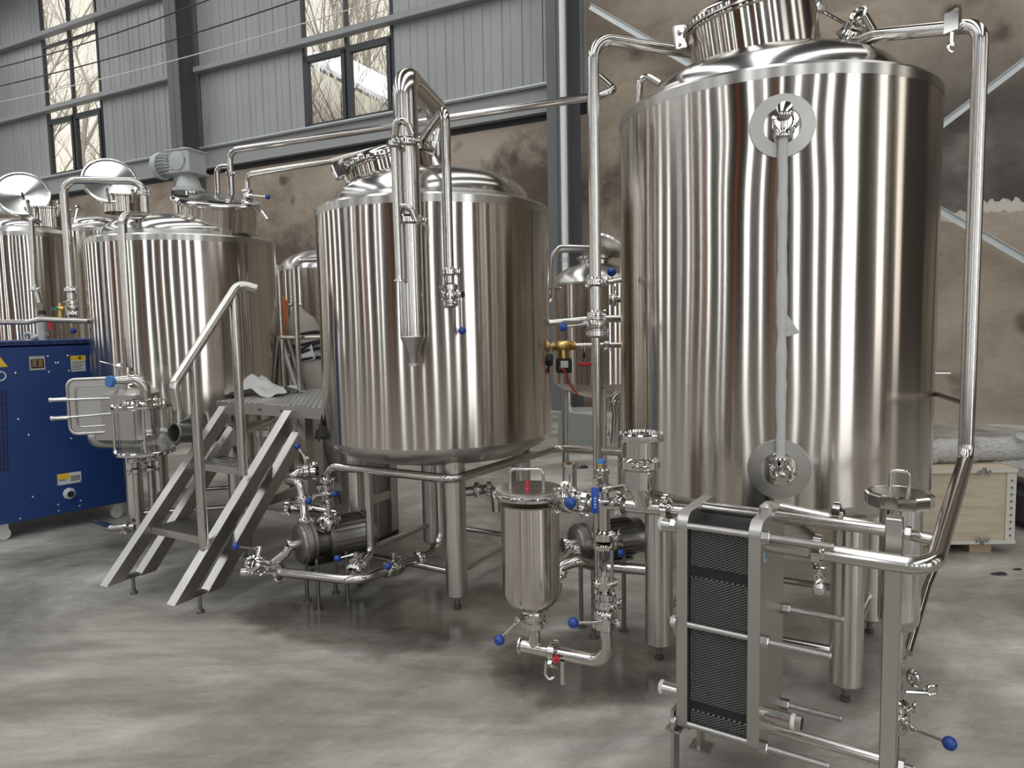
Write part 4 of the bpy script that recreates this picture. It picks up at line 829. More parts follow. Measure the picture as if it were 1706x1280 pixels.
for k in range(NP):
    s_c = 0.040+0.182*(k+0.5)/NP; m = MB(); A0, B0 = [], []
    for j in range(NZ+1):
        z = zp0+(zp1-zp0)*j/NZ; sg = 1 if (j+k) % 2 else -1; band = any(abs(z-q) < 0.016 for q in (0.745, 0.30)) ; s_ = s_c+sg*(0.00395 if not band else 0.0012)
        A0.append(EX(s_, 0.020 if not band else 0.030, z)); B0.append(EX(s_, 0.28, z))
    ia = m.ring(A0); ib = m.ring(B0)
    for j in range(NZ): m.f.append((ia[j], ia[j+1], ib[j+1], ib[j]))
    off = [p+E_ROW*0.0012 for p in A0]; ic = m.ring(off)
    for j in range(NZ): m.f.append((ia[j+1], ia[j], ic[j], ic[j+1]))
    A1 = [EX(s_c+(0.00395 if j % 2 else -0.00395), 0.02+0.26*j/46, zp1) for j in range(47)]; i1 = m.ring(A1); i2 = m.ring([p+E_ROW*0.0012+Z*0.001 for p in A1])
    for j in range(46): m.f.append((i1[j], i1[j+1], i2[j+1], i2[j]))
    cpl = m.build('corrugated_plate', 'pack', ex, smooth=0); cpl.data.materials.append(M['sheet'])
    for pi, pl in enumerate(cpl.data.polygons): pl.material_index = 1 if (pi < NZ) else 0
def thread(m, p, d, L_, r):
    d = V(d).normalized(); prof = []; n = int(L_/0.0035)
    for k in range(n): prof += [(r, k*0.0035), (r*0.90, k*0.0035+0.00175)]
    m.lathe(p, d, prof+[(r*0.85, L_)], 14, caps=True)
def hexnut(m, p, d, r=0.0195, t_=0.02): m.lathe(p, d, [(r*0.9, 0), (r, 0.002), (r, t_-0.002), (r*0.9, t_)], 6)
zF = [at(1150, y, EX(0.04, 0.008, 0).y).z for y in (877, 1041, 1207)]
for i, z in enumerate(zF):
    for w_ in (0.008, 0.292):
        m = MB(); m.cyl(EX(0.036, w_, z), EX(0.226, w_, z), 0.0105, 16); thread(m, EX(0.262, w_, z), E_ROW, 0.20 if w_ < 0.1 else 0.19, 0.0105); tb = m.build('tie_bolt', 'steel_satin', ex)
        m = MB(); hexnut(m, EX(0.0, w_, z), -E_ROW); m.lathe(EX(-0.0005, w_, z), -E_ROW, [(0.024, -0.002), (0.024, 0.0015)], 20); m.build('nut', 'steel', tb); m = MB(); hexnut(m, EX(0.262, w_, z), E_ROW, 0.0195, 0.026); m.build('nut', 'steel', tb)
M['tape'] = plain('white_thread_tape', (0.6, 0.58, 0.54), 0.6)
PS = 0.60
pz = 0.965
m = MB(); a_ = EX(PS, 0.15, 0); m.bar(a_+Z*0.0, V((a_.x, a_.y, pz)), 0.05, 0.045, E_ROW, 0.003); pp_ = m.build('support_post', 'frame_plate', ex)
zT = at(1400, 872, EX(0.43, 0.15, 0).y).z; zBt = at(1380, 1240, EX(0.43, 0.15, 0).y).z
for z, nm, r_ in ((zT, 'carrying_bar', 0.017), (zBt, 'guide_bar', 0.016)):
    m = MB(); m.cyl(EX(0.036, 0.15, z), EX(PS-0.02, 0.15, z), r_, 22); cb = m.build(nm, 'steel', ex)
    m = MB(); hexnut(m, EX(PS+0.026, 0.15, z), E_ROW, 0.021, 0.018); thread(m, EX(PS+0.04, 0.15, z), E_ROW, 0.028, 0.009); m.build('end_nut', 'steel', cb)
for w_, z, s0, s1, nm in ((0.055, at(1105, 880, 2.28).z, -0.075, 0.0, 'port_stub'), (0.055, at(1105, 1156, 2.28).z, -0.075, 0.0, 'port_stub'), (0.055, at(1300, 1195, 2.12).z, 0.262, 0.375, 'port_stub')):
    m = MB(); m.cyl(EX(s0, w_, z), EX(s1, w_, z), 0.0225, 22); ps_ = m.build(nm, 'steel', ex)
    e_ = s0 if s0 < 0 else s1-0.03; m = MB(); m.lathe(EX(e_-0.002, w_, z), E_ROW, [(0.0205, 0), (0.0238, 0.002), (0.0246, 0.006), (0.0236, 0.012), (0.0225, 0.014)], 18, caps=False); m.build('thread_tape', 'tape', ps_)
    if s0 > 0: m = MB(); m.lathe(EX(s1-0.002, w_, z), E_ROW, [(0.019, 0), (0.019, 0.003)], 18); m.build('bore', 'black', ps_)
for w_ in (0.02, 0.28):
    q = EX(-0.012, w_, 0); m = MB(); m.bar(V((q.x, q.y, 0)), V((q.x, q.y, ZB+0.07)), 0.05, 0.012, E_ROW); m.box(EX(-0.012, w_, ZB+0.0), (0.05, 0.05, 0.008), E_ROW, Z); m.box(EX(-0.012, w_, 0.004), (0.07, 0.07, 0.008), E_ROW, Z); m.build('foot', 'frame_plate', ex, smooth=0)
m = MB(); q = EX(0.2625, 0.06, at(1285, 935, 2.1).z); m.box(q, (0.001, 0.035, 0.03), E_ROW, Z); m.build('sticker', 'label_white', ex, smooth=0, label='small white and blue sticker')
m = MB(); m.box(EX(0.2632, 0.06, at(1285, 935, 2.1).z), (0.001, 0.02, 0.018), E_ROW, Z+E_PER*0.5); m.build('sticker_print', 'blue_cap', ex, smooth=0)
# parallel upper pipe behind the carrying bar, with its clamp
e1 = EX(0.262, 0.24, zT+0.005); e2 = EX(0.70, 0.24, zT-0.035)
pipe('slim pipe running behind the carrying bar of the heat exchanger', [e1, e2], 0.0175, clamps=[(e1+E_ROW*0.17, E_ROW, 0.0175, (0.2, -0.3, -0.9))])
clamp(bigp, EX(0.262+0.15, 0.05, zp), E_ROW, 0.0255, (0.0, -0.3, -0.95))
m = MB(); hq = EX(0.262+0.155, 0.05, zp-0.05); m.cyl(hq, hq-Z*0.03, 0.007, 10); m.torus(hq-Z*0.03, (0.3, 1, 0), 0.013, 0.005, 16, 6); m.lathe(hq-Z*0.075, Z, [(0.017, 0), (0.02, 0.01), (0.014, 0.03), (0.008, 0.04)], 14); m.build('hanging_wing_nut', 'mirror', bigp)
# ================================================================= CANISTER FILTERS
def handle(parent, c, w_, h_, d=(0.95, -0.3, 0), r=0.006, R=0.02):
    d = V(d).normalized(); a = V(c)-d*w_/2; b = V(c)+d*w_/2; m = MB(); m.tube(fil([a, a+Z*h_, b+Z*h_, b], R), r, 10); return m.build('lid_handle', 'steel', parent)
YK = 2.62
kc = at(880, 830, YK); kb = at(888, 1005, YK); kx = (kc.x+kb.x)/2
can = empty('canister_filter', 'squat steel strainer canister with a flat lid, wire handle and red valve cap', 'filter', V((kx, YK, kb.z)))
R_ = 0.108; zc_t = kc.z
m = MB(); m.lathe((kx, YK, kb.z), Z, [(0.03, -0.012), (0.055, -0.008), (0.085, 0.004), (0.1, 0.022), (R_, 0.05), (R_, 0.2), (R_, zc_t-kb.z-0.02), (R_+0.008, zc_t-kb.z-0.012)], 64); m.build('body', 'tank', can, smooth=40)
zt4 = at(880, 815, YK).z
m = MB(); m.lathe((kx, YK, zt4-0.028), Z, [(R_+0.008, 0), (R_+0.020, 0.003), (R_+0.020, 0.014), (R_+0.008, 0.017), (R_+0.008, 0.018), (R_+0.018, 0.020), (R_+0.018, 0.030), (R_+0.012, 0.033), (R_*0.7, 0.030), (0.001, 0.031)], 64); m.build('lid', 'steel_satin', can, smooth=40)
m = MB(); m.torus((kx, YK, zt4-0.012), Z, R_+0.019, 0.006, 48, 8)
q = V((kx-0.03, YK-R_-0.024, zt4-0.012)); m.box(q, (0.03, 0.014, 0.02), (1, -0.2, 0), ch=0.002); m.cyl(q-V((0.04, 0, 0)), q+V((0.04, 0, 0)), 0.004, 8)
q = V((kx+R_+0.014, YK-0.01, zt4-0.006)); m.box(q, (0.035, 0.05, 0.03), (1, -0.3, 0), ch=0.003); m.cyl(q+V((-0.03, -0.02, 0.01)), q+V((0.02, 0.02, 0.0)), 0.007, 8); m.build('lid_clamp_ring', 'mirror', can)
handle(can, (kx-0.01, YK, zt4), 0.125, 0.075, (0.97, -0.18, 0), 0.0055)
m = MB(); m.lathe((kx-0.008, YK-0.03, zt4), Z, [(0.010, 0), (0.010, 0.008), (0.0065, 0.012), (0.008, 0.03), (0.005, 0.036)], 12); m.build('vent_cap', 'red', can)
# outlet line from canister to exchanger
zo = at(945, 843, 2.5).z
oy0 = YK-0.02; P0 = V((kx+R_*0.9, oy0, zo)); PX = EX(0.0, 0.10, zo+0.02); lin = (PX-P0); 
def onl(px):                                   # point on the outlet line under an image column
    best = min((abs((lambda q: 853+F*(q-CP).dot(rt)/(q-CP).dot(fw))(P0+lin*k/400)-px), k) for k in range(401)); return P0+lin*best[1]/400
ld = lin.normalized(); tee = onl(1006); tsc = onl(1076)
gz_top = at(1008, 893, tee.y).z; gz_bot = at(1013, 975, tee.y).z; vz = at(1013, 1022, tee.y).z; ez = at(1020, 1088, tee.y).z; kz = at(892, 1020, YK).z
ol = pipe('outlet pipe with tees joining the canister to the heat exchanger', [onl(960), PX+ld*0.0], 0.0225, clamps=[(onl(1036), ld, 0.0225, (0.1, -0.6, 0.75)), (onl(1111), ld, 0.0225, (0.0, -0.3, 0.95)), (onl(978), ld, 0.0225, (0, -0.8, -0.4))], extra=[([V((tee.x, tee.y, tee.z)), V((tee.x, tee.y, at(1008, 812, tee.y).z))], 0.018), ([V((tee.x, tee.y, tee.z)), V((tee.x, tee.y, gz_top+0.01))], 0.021)])
valve('valve between the canister and the outlet tee, its ball facing the camera', onl(948), ld, (0.05, -0.5, 0.85), at(950, 838, 2.40), 0.024, side=V((0, -0.9, 0.3)), knob=0.021, stem_len=0.035)
m = MB(); q = onl(930); m.cyl(P0-ld*0.02, onl(948), 0.024, 20); m.build('outlet_stub', 'steel', can)
m = MB(); q = V((kx+R_+0.045, YK+0.02, zo+0.03)); m.cyl(q, q+Z*0.09, 0.024, 20); m.lathe(q+Z*0.08, Z, [(0.024, 0), (0.03, 0.004), (0.03, 0.014)], 20); m.build('side_stub', 'mirror', can)
# ball valve with long blue handle above the tee
bvt = empty('ball_valve', 'ball valve with a hanging blue lever and brass top, on the outlet tee', 'valve', V((tee.x, tee.y, at(1008, 812, tee.y).z)))
tz = lambda y: at(1003, y, tee.y).z
m = MB(); m.lathe((tee.x, tee.y, tz(818)), Z, [(0.03, 0), (0.034, 0.004), (0.034, 0.016), (0.03, 0.02), (0.017, 0.022), (0.017, 0.06)], 24); m.cyl((tee.x-0.0, tee.y-0.02, tz(815)), (tee.x+0.075, tee.y+0.01, tz(812)), 0.009, 10); m.build('lower_clamp', 'mirror', bvt)
m = MB(); m.lathe((tee.x-0.006, tee.y, tz(806)), Z, [(0.016, 0), (0.022, 0.004), (0.022, 0.03), (0.026, 0.034), (0.026, 0.05), (0.018, 0.055), (0.018, 0.065)], 8); m.build('valve_body', 'mirror', bvt)
m = MB(); m.lathe((tee.x-0.008, tee.y, tz(783)), Z, [(0.017, 0), (0.017, 0.022), (0.013, 0.026)], 8); m.build('brass_union', 'brass', bvt)
m = MB(); m.lathe((tee.x-0.008, tee.y, tz(772)), Z, [(0.0155, 0), (0.0155, 0.008), (0.012, 0.014)], 16); m.build('push_fitting', 'blue_cap', bvt)
hx = at(991, 812, tee.y-0.05); hb = at(991, 856, tee.y-0.055); m = MB(); m.bar(hx+Z*0.03, hx, 0.014, 0.004, (0, 1, 0)); m.cyl(hx+Z*0.02, hx+V((0.01, 0.05, 0.02)), 0.008, 10); m.build('lever_arm', 'steel', bvt)
m = MB(); m.box((hx+hb)/2, ((hx-hb).length, 0.026, 0.012), hx-hb, (0, -1, 0), 0.004); lh = m.build('lever_sleeve', 'blue_cap', bvt); M['blue_sleeve'] = plain('blue_vinyl', (0.012, 0.07, 0.36), 0.4); lh.data.materials[0] = M['blue_sleeve']
for k in range(5):
    q = hx.lerp(hb, 0.3+0.11*k)+V((0, -0.0065, 0)); m = MB(); m.box(q, (0.004+0.002*(k % 2), 0.007, 0.0006), (hx-hb), (0, -1, 0)); m.build('lever_print', 'label_white', lh, smooth=0)
# sight glass on the down-leg
sg = empty('inline_sight_glass', 'inline sight glass with four tie rods standing under the outlet tee', 'sight glass', V((tee.x, tee.y, gz_bot)))
X_, Y_ = tee.x, tee.y
clamp(sg, V((X_, Y_, gz_top)), Z, 0.024, (0.9, -0.4, 0)); clamp(sg, V((X_, Y_, gz_bot-0.035)), Z, 0.024, (0.5, -0.8, 0), nut=False)
for z in (gz_top-0.035, gz_bot+0.01):
    m = MB(); m.lathe((X_, Y_, z-0.008), Z, [(0.02, 0), (0.045, 0.001), (0.047, 0.004), (0.047, 0.015), (0.04, 0.018), (0.022, 0.019)], 28); m.build('flange', 'mirror', sg)
m = MB(); m.cyl((X_, Y_, gz_bot-0.045), (X_, Y_, gz_bot+0.002), 0.026, 20); m.build('lower_neck', 'mirror', sg)
m = MB(); L1 = gz_top-0.043-(gz_bot+0.02); m.lathe((X_, Y_, gz_bot+0.02), Z, [(0.028, 0), (0.028, L1), (0.025, L1), (0.025, 0), (0.028, 0)], 28, caps=False); m.build('glass_tube', 'glass', sg)
for k in range(4):
    a = k*PI/2+0.6; dx_, dy_ = 0.040*math.cos(a), 0.040*math.sin(a); m = MB(); m.cyl((X_+dx_, Y_+dy_, gz_bot-0.012), (X_+dx_, Y_+dy_, gz_top-0.012), 0.0038, 8)
    for z in (gz_bot-0.01, gz_top-0.026): m.lathe((X_+dx_, Y_+dy_, z), Z, [(0.008, 0), (0.008, 0.008)], 6)
    m.build('tie_rod', 'mirror', sg)
valve('valve under the inline sight glass, handle pointing left', V((X_, Y_, vz)), Z, (-0.1, -1, 0), at(955, 1038, Y_-0.10), 0.024, side=V((0.9, -0.4, 0)))
elb = V((X_+0.012, Y_, ez)); kt = V((kx+0.012, YK, at(897, 1080, YK).z)); elb.z = kt.z
lp = pipe('low U pipe joining the canister drain to the sight glass leg', [V((X_+0.004, Y_, vz-0.04)), elb, kt, kt+(kt-elb).normalized()*0.065], 0.0245, 0.075, clamps=[(kt.lerp(elb, 0.26), (elb-kt), 0.0245, (0.2, -0.75, -0.6))], ferr=[(kt+(kt-elb).normalized()*0.06, (kt-elb))], extra=[([V((kx+0.008, YK, kz-0.04)), V((kx+0.01, YK, kt.z))], 0.022)])
vd = kt.lerp(elb, 0.26); m = MB(); m.tube(fil([vd-Z*0.02+V((-0.03, -0.03, 0)), vd-Z*0.07+V((-0.035, -0.03, 0)), vd-Z*0.095+V((-0.02, -0.03, 0)), vd-Z*0.08+V((0.0, -0.03, 0))], 0.012), 0.0055, 8); m.cyl(vd-Z*0.02+V((0.03, -0.03, 0)), vd-Z*0.11+V((0.03, -0.03, 0)), 0.0095, 12); m.build('hook_latch', 'mirror', lp)
m = MB(); m.lathe(vd+V((0.005, -0.05, -0.006)), (0.1, -1, 0), [(0.012, -0.01), (0.012, 0.006), (0.009, 0.01)], 10); m.build('red_plug', 'red', lp)
valve('valve under the canister, handle pointing down to the left', V((kx+0.006, YK, kz-0.005)), Z, (-0.75, -0.8, 0), at(832, 1067, YK-0.14), 0.024, side=V((0.9, -0.4, 0)))
m = MB(); m.cyl((kx+0.003, YK, kz), (kx+0.003, YK, kb.z), 0.024, 18); m.build('drain_neck', 'steel', can)
# glass-topped hop cup above the line
hc_t = at(1069, 724, tsc.y+0.02); hcx = at(1062, 770, tsc.y).x; zz = lambda y: at(1062, y, tsc.y).z
hop = empty('glass_topped_pot', 'small steel pot with a round glass lid in front of the tallest tank', 'pot', V((hcx, tsc.y, zz(860))))
m = MB(); m.lathe((hcx+0.012, tsc.y, zz(735)), Z, [(0.055, 0), (0.074, 0.002), (0.076, 0.006), (0.076, 0.026), (0.072, 0.030), (0.060, 0.030), (0.058, 0.02)], 48, caps=False); m.build('ring_nut', 'mirror', hop)
m = MB(); m.lathe((hcx+0.012, tsc.y, zz(735)+0.012), Z, [(0.060, 0), (0.060, 0.01)], 40); m.build('glass_lid', 'glass', hop)
m = MB(); m.lathe((hcx+0.006, tsc.y, zz(735)), -Z, [(0.0535, 0), (0.0535, zz(735)-zz(812))], 40, caps=False)
x_, y_, a_ = basis((0, 0, -1)); top_r = m.ring([V((hcx+0.006, tsc.y, zz(812)))+x_*0.0535*math.cos(2*PI*k/40)+y_*0.0535*math.sin(2*PI*k/40) for k in range(40)]); low = m.ring([V((tsc.x-0.002, tsc.y, zz(850)))+x_*0.021*math.cos(2*PI*k/40)+y_*0.021*math.sin(2*PI*k/40) for k in range(40)]); m.bridge(top_r, low)
m.build('pot_body', 'steel', hop, smooth=50); clamp(hop, V((hcx+0.006, tsc.y, zz(772))), Z, 0.0535, (-0.2, -0.95, 0))
pipe('slim stub joining the glass-topped pot to the outlet pipe', [V((tsc.x+0.012, tsc.y-0.004, zz(735)-0.02)), V((tsc.x+0.004, tsc.y-0.004, tsc.z))], 0.0195)
# tall sight filter behind the post
YF = 2.36; fc = at(1492, 822, YF); fx = at(1500, 900, YF).x; fb = at(1502, 1042, YF)
tf = empty('tall_filter', 'slim polished filter housing with a ring-nut lid, behind the exchanger post', 'filter', V((fx, YF, fb.z)))
m = MB(); m.lathe((fx, YF, fb.z), Z, [(0.026, -0.012), (0.05, -0.004), (0.063, 0.02), (0.065, 0.04), (0.065, fc.z-fb.z-0.03)], 48); m.build('body', 'mirror', tf)
m = MB(); ln = []; n_ = 24
m.lathe((fx-0.008, YF, at(1492, 842, YF).z), Z, [(0.085, 0), (0.100, 0.002), (0.104, 0.006), (0.104, 0.040), (0.100, 0.045), (0.088, 0.047), (0.086, 0.043)], 12); rn = m.build('ring_nut', 'mirror', tf, smooth=0)
m = MB(); m.lathe((fx-0.008, YF, at(1492, 842, YF).z+0.040), Z, [(0.090, 0), (0.088, 0.006), (0.05, 0.010), (0.001, 0.012)], 40); m.build('lid', 'steel_satin', tf)
handle(tf, (fx-0.008, YF, at(1492, 836, YF).z+0.034), 0.055, 0.07, (0.9, -0.5, 0), 0.006, 0.015)
fz = lambda y: at(1508, y, YF).z
m = MB(); m.cyl((fx+0.002, YF, fz(1170)), (fx+0.002, YF, fb.z), 0.0215, 20); m.lathe((fx+0.002, YF, fz(1098)), Z, [(0.022, 0), (0.028, 0.002), (0.028, 0.01), (0.022, 0.012)], 20); m.torus((fx+0.045, YF-0.02, fz(1125)), (1, 0.2, 0), 0.022, 0.009, 20, 8); m.build('lower_leg', 'steel', tf)
m = MB(); q = V((fx+0.075, YF-0.03, fz(1145))); m.cyl(q-V((0.06, 0, 0)), q+V((0.01, -0.01, 0)), 0.008, 8); m.tube([q, q+V((0.02, 0, 0.02)), q+V((0.045, 0, 0.018)), q+V((0.05, 0, -0.005)), q+V((0.02, 0, -0.012)), q], 0.006, 8); m.build('wing_bolt', 'mirror', tf)
valve('lowest valve behind the exchanger post, handle pointing at the open floor', V((fx+0.0, YF, fz(1192))), Z, (0.1, -1, 0), at(1582, 1239, YF-0.24), 0.024, side=V((0.9, -0.5, 0)), knob=0.0215)
m = MB(); m.lathe((fx, YF, 0), Z, [(0.03, 0), (0.03, 0.01), (0.014, 0.016), (0.014, fz(1215))], 14); m.build('floor_prop', 'cast', tf)
pipe('thin pipe slanting down behind the slim filter housing', [at(1560, 940, 2.9), at(1545, 975, 2.8), at(1512, 1088, 2.5)], 0.016)
m = MB(); m.tube(fil([at(1412, 815, 2.85), at(1412, 858, 2.85)], 0.02), 0.02, 12)
# ================================================================= PUMPS AND LOW PIPEWORK
def pump(label, c, axis, R_, L_, mat='cast', motor='cast'):
    a = V(axis).normalized(); c = V(c); t = empty('centrifugal_pump', label, 'pump', V((c.x, c.y, 0)))
    m = MB(); m.lathe(c-a*0.035, a, [(R_*0.45, -0.012), (R_*0.7, -0.008), (R_*0.9, 0.0), (R_*0.92, 0.012), (R_, 0.016), (R_, 0.034), (R_*0.93, 0.037), (R_*0.93, 0.05), (R_, 0.053), (R_, 0.07), (R_*0.8, 0.075)], 48); m.build('volute', 'cast', t)
    m = MB(); m.cyl(c-a*0.10, c-a*0.04, 0.026, 20); m.lathe(c-a*0.10, a, [(0.034, 0), (0.038, 0.004), (0.038, 0.016), (0.028, 0.02)], 20); m.build('inlet', 'mirror', t)
    m = MB(); m.lathe(c+a*0.035, a, [(R_*0.8, 0), (R_*0.72, 0.02), (R_*0.72, 0.07), (R_*1.02, 0.075), (R_*1.02, 0.1), (R_*0.9, 0.105), (R_*0.9, L_), (R_*0.93, L_+0.005), (R_*0.93, L_+0.05), (R_*0.6, L_+0.07)], 36)
    x, y, _ = basis(a)
    for k in range(24):
        d = x*math.cos(2*PI*k/24)+y*math.sin(2*PI*k/24); m.box(c+a*(0.035+(0.105+L_)/2)+d*R_*0.93, (L_-0.11, 0.003, 0.02), a, d)
    m.build('motor', motor, t)
    for dlt in (0.0, 0.17):
        s = a.cross(Z)
        for q in (-1, 1):
            p = c+a*(0.03+dlt)+s*q*R_*0.7; m = MB(); m.cyl((p.x, p.y, c.z-R_*0.5), (p.x, p.y, 0.012), 0.011, 10); m.lathe((p.x, p.y, 0), Z, [(0.024, 0), (0.024, 0.012)], 12); m.build('foot', 'cast', t)
    m = MB(); m.box(c+a*0.12-Z*(R_*0.95), (0.26, R_*1.6, 0.012), a, Z); m.build('base_plate', 'cast', t)
    return t
p1c = at(508, 905, 3.86); ax1 = V((0.80, 0.60, 0))
pump('pump with a round cast motor standing under the kettle', p1c, ax1, 0.118, 0.30)
p2c = at(968, 905, 3.45); pump('pump half hidden between canister and inline sight glass', p2c, V((0.9, 0.35, 0)), 0.095, 0.24)
m = MB(); m.cyl(at(930, 945, 3.2), at(962, 915, 3.4), 0.025, 18); m.tube(fil([at(925, 990, 3.15), at(932, 945, 3.2), at(960, 935, 3.2), at(1000, 945, 3.3)], 0.05), 0.025, 16)
ti = empty('pump_manifold', 'bent inlet pipes at the half-hidden pump beside the canister', 'pipe', at(925, 990, 3.15)); m.build('manifold_pipe', 'steel', ti); clamp(ti, at(930, 955, 3.18), (0.2, 0, 1), 0.025, (-0.3, -0.9, 0)); clamp(ti, at(958, 920, 3.38), (0.9, 0.4, 0), 0.025)
pipe('level pipe running right from the half-hidden pump to the tank legs', [at(1020, 945, 3.35), at(1078, 950, 3.3)], 0.026, 0.05)
m = MB(); kk = at(1035, 922, 3.3); m.sphere(kk, 0.021, 14); 
valve('valve behind the inline sight glass, only its blue ball showing', at(1025, 900, 3.5), (1, 0.2, 0), (0, -1, 0.1), kk, 0.022, cl=False)
# main low suction pipe in front of pump 1
zq = at(590, 957, 3.72).z; A_ = at(447, 935, 3.80); A_.z = zq; B_ = at(598, 960, 3.62); B_.z = zq; C_ = at(735, 888, 4.12); C_.z = zq; D_ = V((C_.x, C_.y, 0.76))
pipe('low pipe sweeping round in front of the pump and rising behind the kettle leg', [A_-V((0.14, 0.02, 0)), A_, B_, C_, D_], 0.0255, 0.12, clamps=[(A_+(B_-A_)*0.12, B_-A_, 0.0255, (0, -0.6, -0.7)), ((C_.lerp(B_, 0.30)), C_-B_, 0.0255)])
valve('open-ended valve at the near end of the low pipe, beside the stair foot', at(428, 940, 3.72), (A_-at(415, 948, 3.6)), (0.0, -0.1, 1), at(392, 911, 3.66), 0.026, side=V((0.3, -0.5, -0.8)))
m = MB(); mp = at(428, 940, 3.72); 
pipe('short inlet pipe from the low pipe to the pump', [A_+V((-0.03, 0, 0.0)), at(478, 921, 3.8), p1c-ax1*0.09], 0.0235, 0.04)
vv = C_.lerp(B_, 0.62); valve('valve on the low pipe between the pump and the kettle leg', vv, C_-B_, (-0.2, -0.5, 0.8), at(647, 944, vv.y-0.12), 0.026)
# vertical drop from ring pipe to valve near floor
rp = [at(545, 850, 4.12), at(545, 779, 4.12), at(757, 804, 3.69), at(925, 752, 4.55), at(1045, 757, 4.35)]
zr = 0.735
rp = [V((p.x, p.y, p.z if i == 0 else zr)) for i, p in enumerate(rp)]
pipe('ring pipe running under the kettle and passing in front of its front leg', rp, 0.0245, 0.08, clamps=[(V((rp[0].x, rp[0].y, at(545, 800, 4.12).z)), Z)])
dp = rp[1].lerp(rp[2], 0.34); e_ = V((dp.x, dp.y, zq+0.02)); f_ = at(596, 945, 3.78); f_.z = zq+0.02
pipe('drop pipe from the ring pipe to the low valve beside the pump', [dp, e_, f_], 0.0245, 0.06)
valve('valve at the foot of the drop pipe, handle pointing at the pump', f_+(f_-e_)*0.1, f_-e_, (0.0, -0.1, 1), at(562, 931, f_.y-0.05), 0.024)
# valve cluster above the pump
vx = at(549, 822, 4.05)
valve('upper valve of the cluster over the pump, handle pointing at the kettle', V((rp[0].x, rp[0].y, at(545, 822, 4.12).z)), Z, (-0.6, -0.8, 0), at(558, 823, 3.98), 0.024)
pipe('crossing pipe in the valve cluster over the pump', [at(478, 846, 4.0), at(520, 848, 4.05), at(560, 855, 4.05)], 0.0245, 0.04, clamps=[(at(480, 846, 4.0), (1, 0, 0))])
valve('open-ended valve of the cluster facing the camera over the pump', at(548, 870, 3.88), (-0.3, -0.95, 0), (0, 0, 1), at(514, 835, 3.80), 0.030)
pipe('S-bent pipe with elbow in the valve cluster over the pump', [at(505, 785, 4.15), at(475, 800, 4.1), at(500, 805, 3.98), at(506, 840, 3.95), at(508, 870, 3.9)], 0.0245, 0.05, clamps=[(at(508, 868, 3.9), Z), (at(506, 832, 3.95), Z)])
valve('valve of the cluster over the pump with its ball standing upright', at(512, 786, 4.15), (1, 0.1, 0), (0, -0.3, 1), at(495, 744, 4.15), 0.026)
# branch with valve left of canister, coming off the kettle outlet
pipe('kettle outlet pipe ending in an open stub above the canister lid', [at(735, 800, 4.2), at(775, 820, 4.0), at(812, 815, 3.95), at(826, 822, 3.9), at(828, 852, 3.9)], 0.027, 0.05, clamps=[(at(795, 816, 3.97), (1, 0, 0.1), 0.027), (at(815, 815, 3.95), (1, 0, 0), 0.027)])
m = MB(); q = at(700, 795, 4.3); m.lathe((q.x, q.y, 0.70), Z, [(0.05, 0), (0.09, 0.06)], 20)
m.build('outlet_sump', 'steel', t2)
# brown pump cabinet behind kettle legs
bc = empty('control_box', 'tall dark steel box standing on the floor behind the kettle legs', 'box', atz(615, 905, 0)); q = atz(612, 905, 0); m = MB(); m.box((q.x, q.y+0.15, 0.36), (0.32, 0.26, 0.66), (0.9, -0.4, 0), Z, 0.01); m.build('box_body', 'cast', bc)
for s_ in (-1, 1):
    m = MB(); m.box((q.x+0.14*s_, q.y+0.15-0.06*s_, 0.02), (0.04, 0.2, 0.04), (0.9, -0.4, 0)); m.build('foot', 'black', bc)
# ================================================================= BLUE CABINET
cR = atz(225, 840, 0.10); cD = V((0.683, 0.731, 0)); cl0 = V((-3.782, 5.185, 0)); cr0 = V((-3.144, 5.867, 0)); cD = (cr0-cl0).normalized(); cN = V((cD.y, -cD.x, 0))   # face direction and outward normal
CH0, CH1 = 0.13, 1.47; CW = 1.75
cab = empty('blue_cabinet', 'blue steel cabinet on castors standing behind the open side hatch', 'cabinet', cr0-cD*CW/2)
cc = cr0-cD*CW/2-cN*0.40; m = MB(); m.box(V((cc.x, cc.y, (CH0+CH1)/2-0.02)), (CW, 0.80, CH1-CH0-0.04), cD, Z, 0.004); m.build('cabinet_body', 'blue_paint', cab, smooth=0)
m = MB(); m.box(V((cc.x, cc.y, CH1-0.012)), (CW+0.012, 0.812, 0.035), cD, Z, 0.004); top_ = m.build('top_cover', 'blue_paint', cab, smooth=0)
def onf(px, py, off=0.0):
    d = ray(px, py); t = ((cr0+cN*off)-CP).dot(cN)/d.dot(cN); return CP+d*t
m = MB()
for k in range(26): m.box(cr0-cD*(0.05+k*0.06)+cN*0.0055+Z*(CH1-0.012), (0.034, 0.003, 0.014), cD+Z*0.5, Z)
o = m.build('vent_slots', 'black', top_, smooth=0); o['kind'] = 'stuff'
for i in range(4):
    m = MB()
    for k in range(14):
        p0 = onf(6-i*7+i*0.5+k*0.25+ (4 if i == 0 else 4), 654+k*9.8, 0.0012); m.box(p0, (0.010, 0.002, 0.036), cD, Z)
    m.build('louvre_slots', 'black', cab, smooth=0)
def plate(px0, py0, px1, py1, name, mat, off=0.002, th=0.002, parent=None):
    a_ = onf(px0, py0, off); b_ = onf(px1, py1, off); c = (a_+b_)/2; m = MB(); m.box(c, (abs((b_-a_).dot(cD)), th, abs(a_.z-b_.z)), cD, Z); return m.build(name, mat, parent or cab, smooth=0), c
npl, c1 = plate(48, 594, 76, 616, 'nameplate', 'steel_satin'); plate(51, 599, 74, 613, 'nameplate_field', 'black', 0.0035, 0.001, npl)
for r_ in range(4):
    for q in range(2): plate(54+q*10, 600.5+r_*3, 61+q*10, 601.5+r_*3, 'nameplate_print', 'brass', 0.0045, 0.0006, npl)
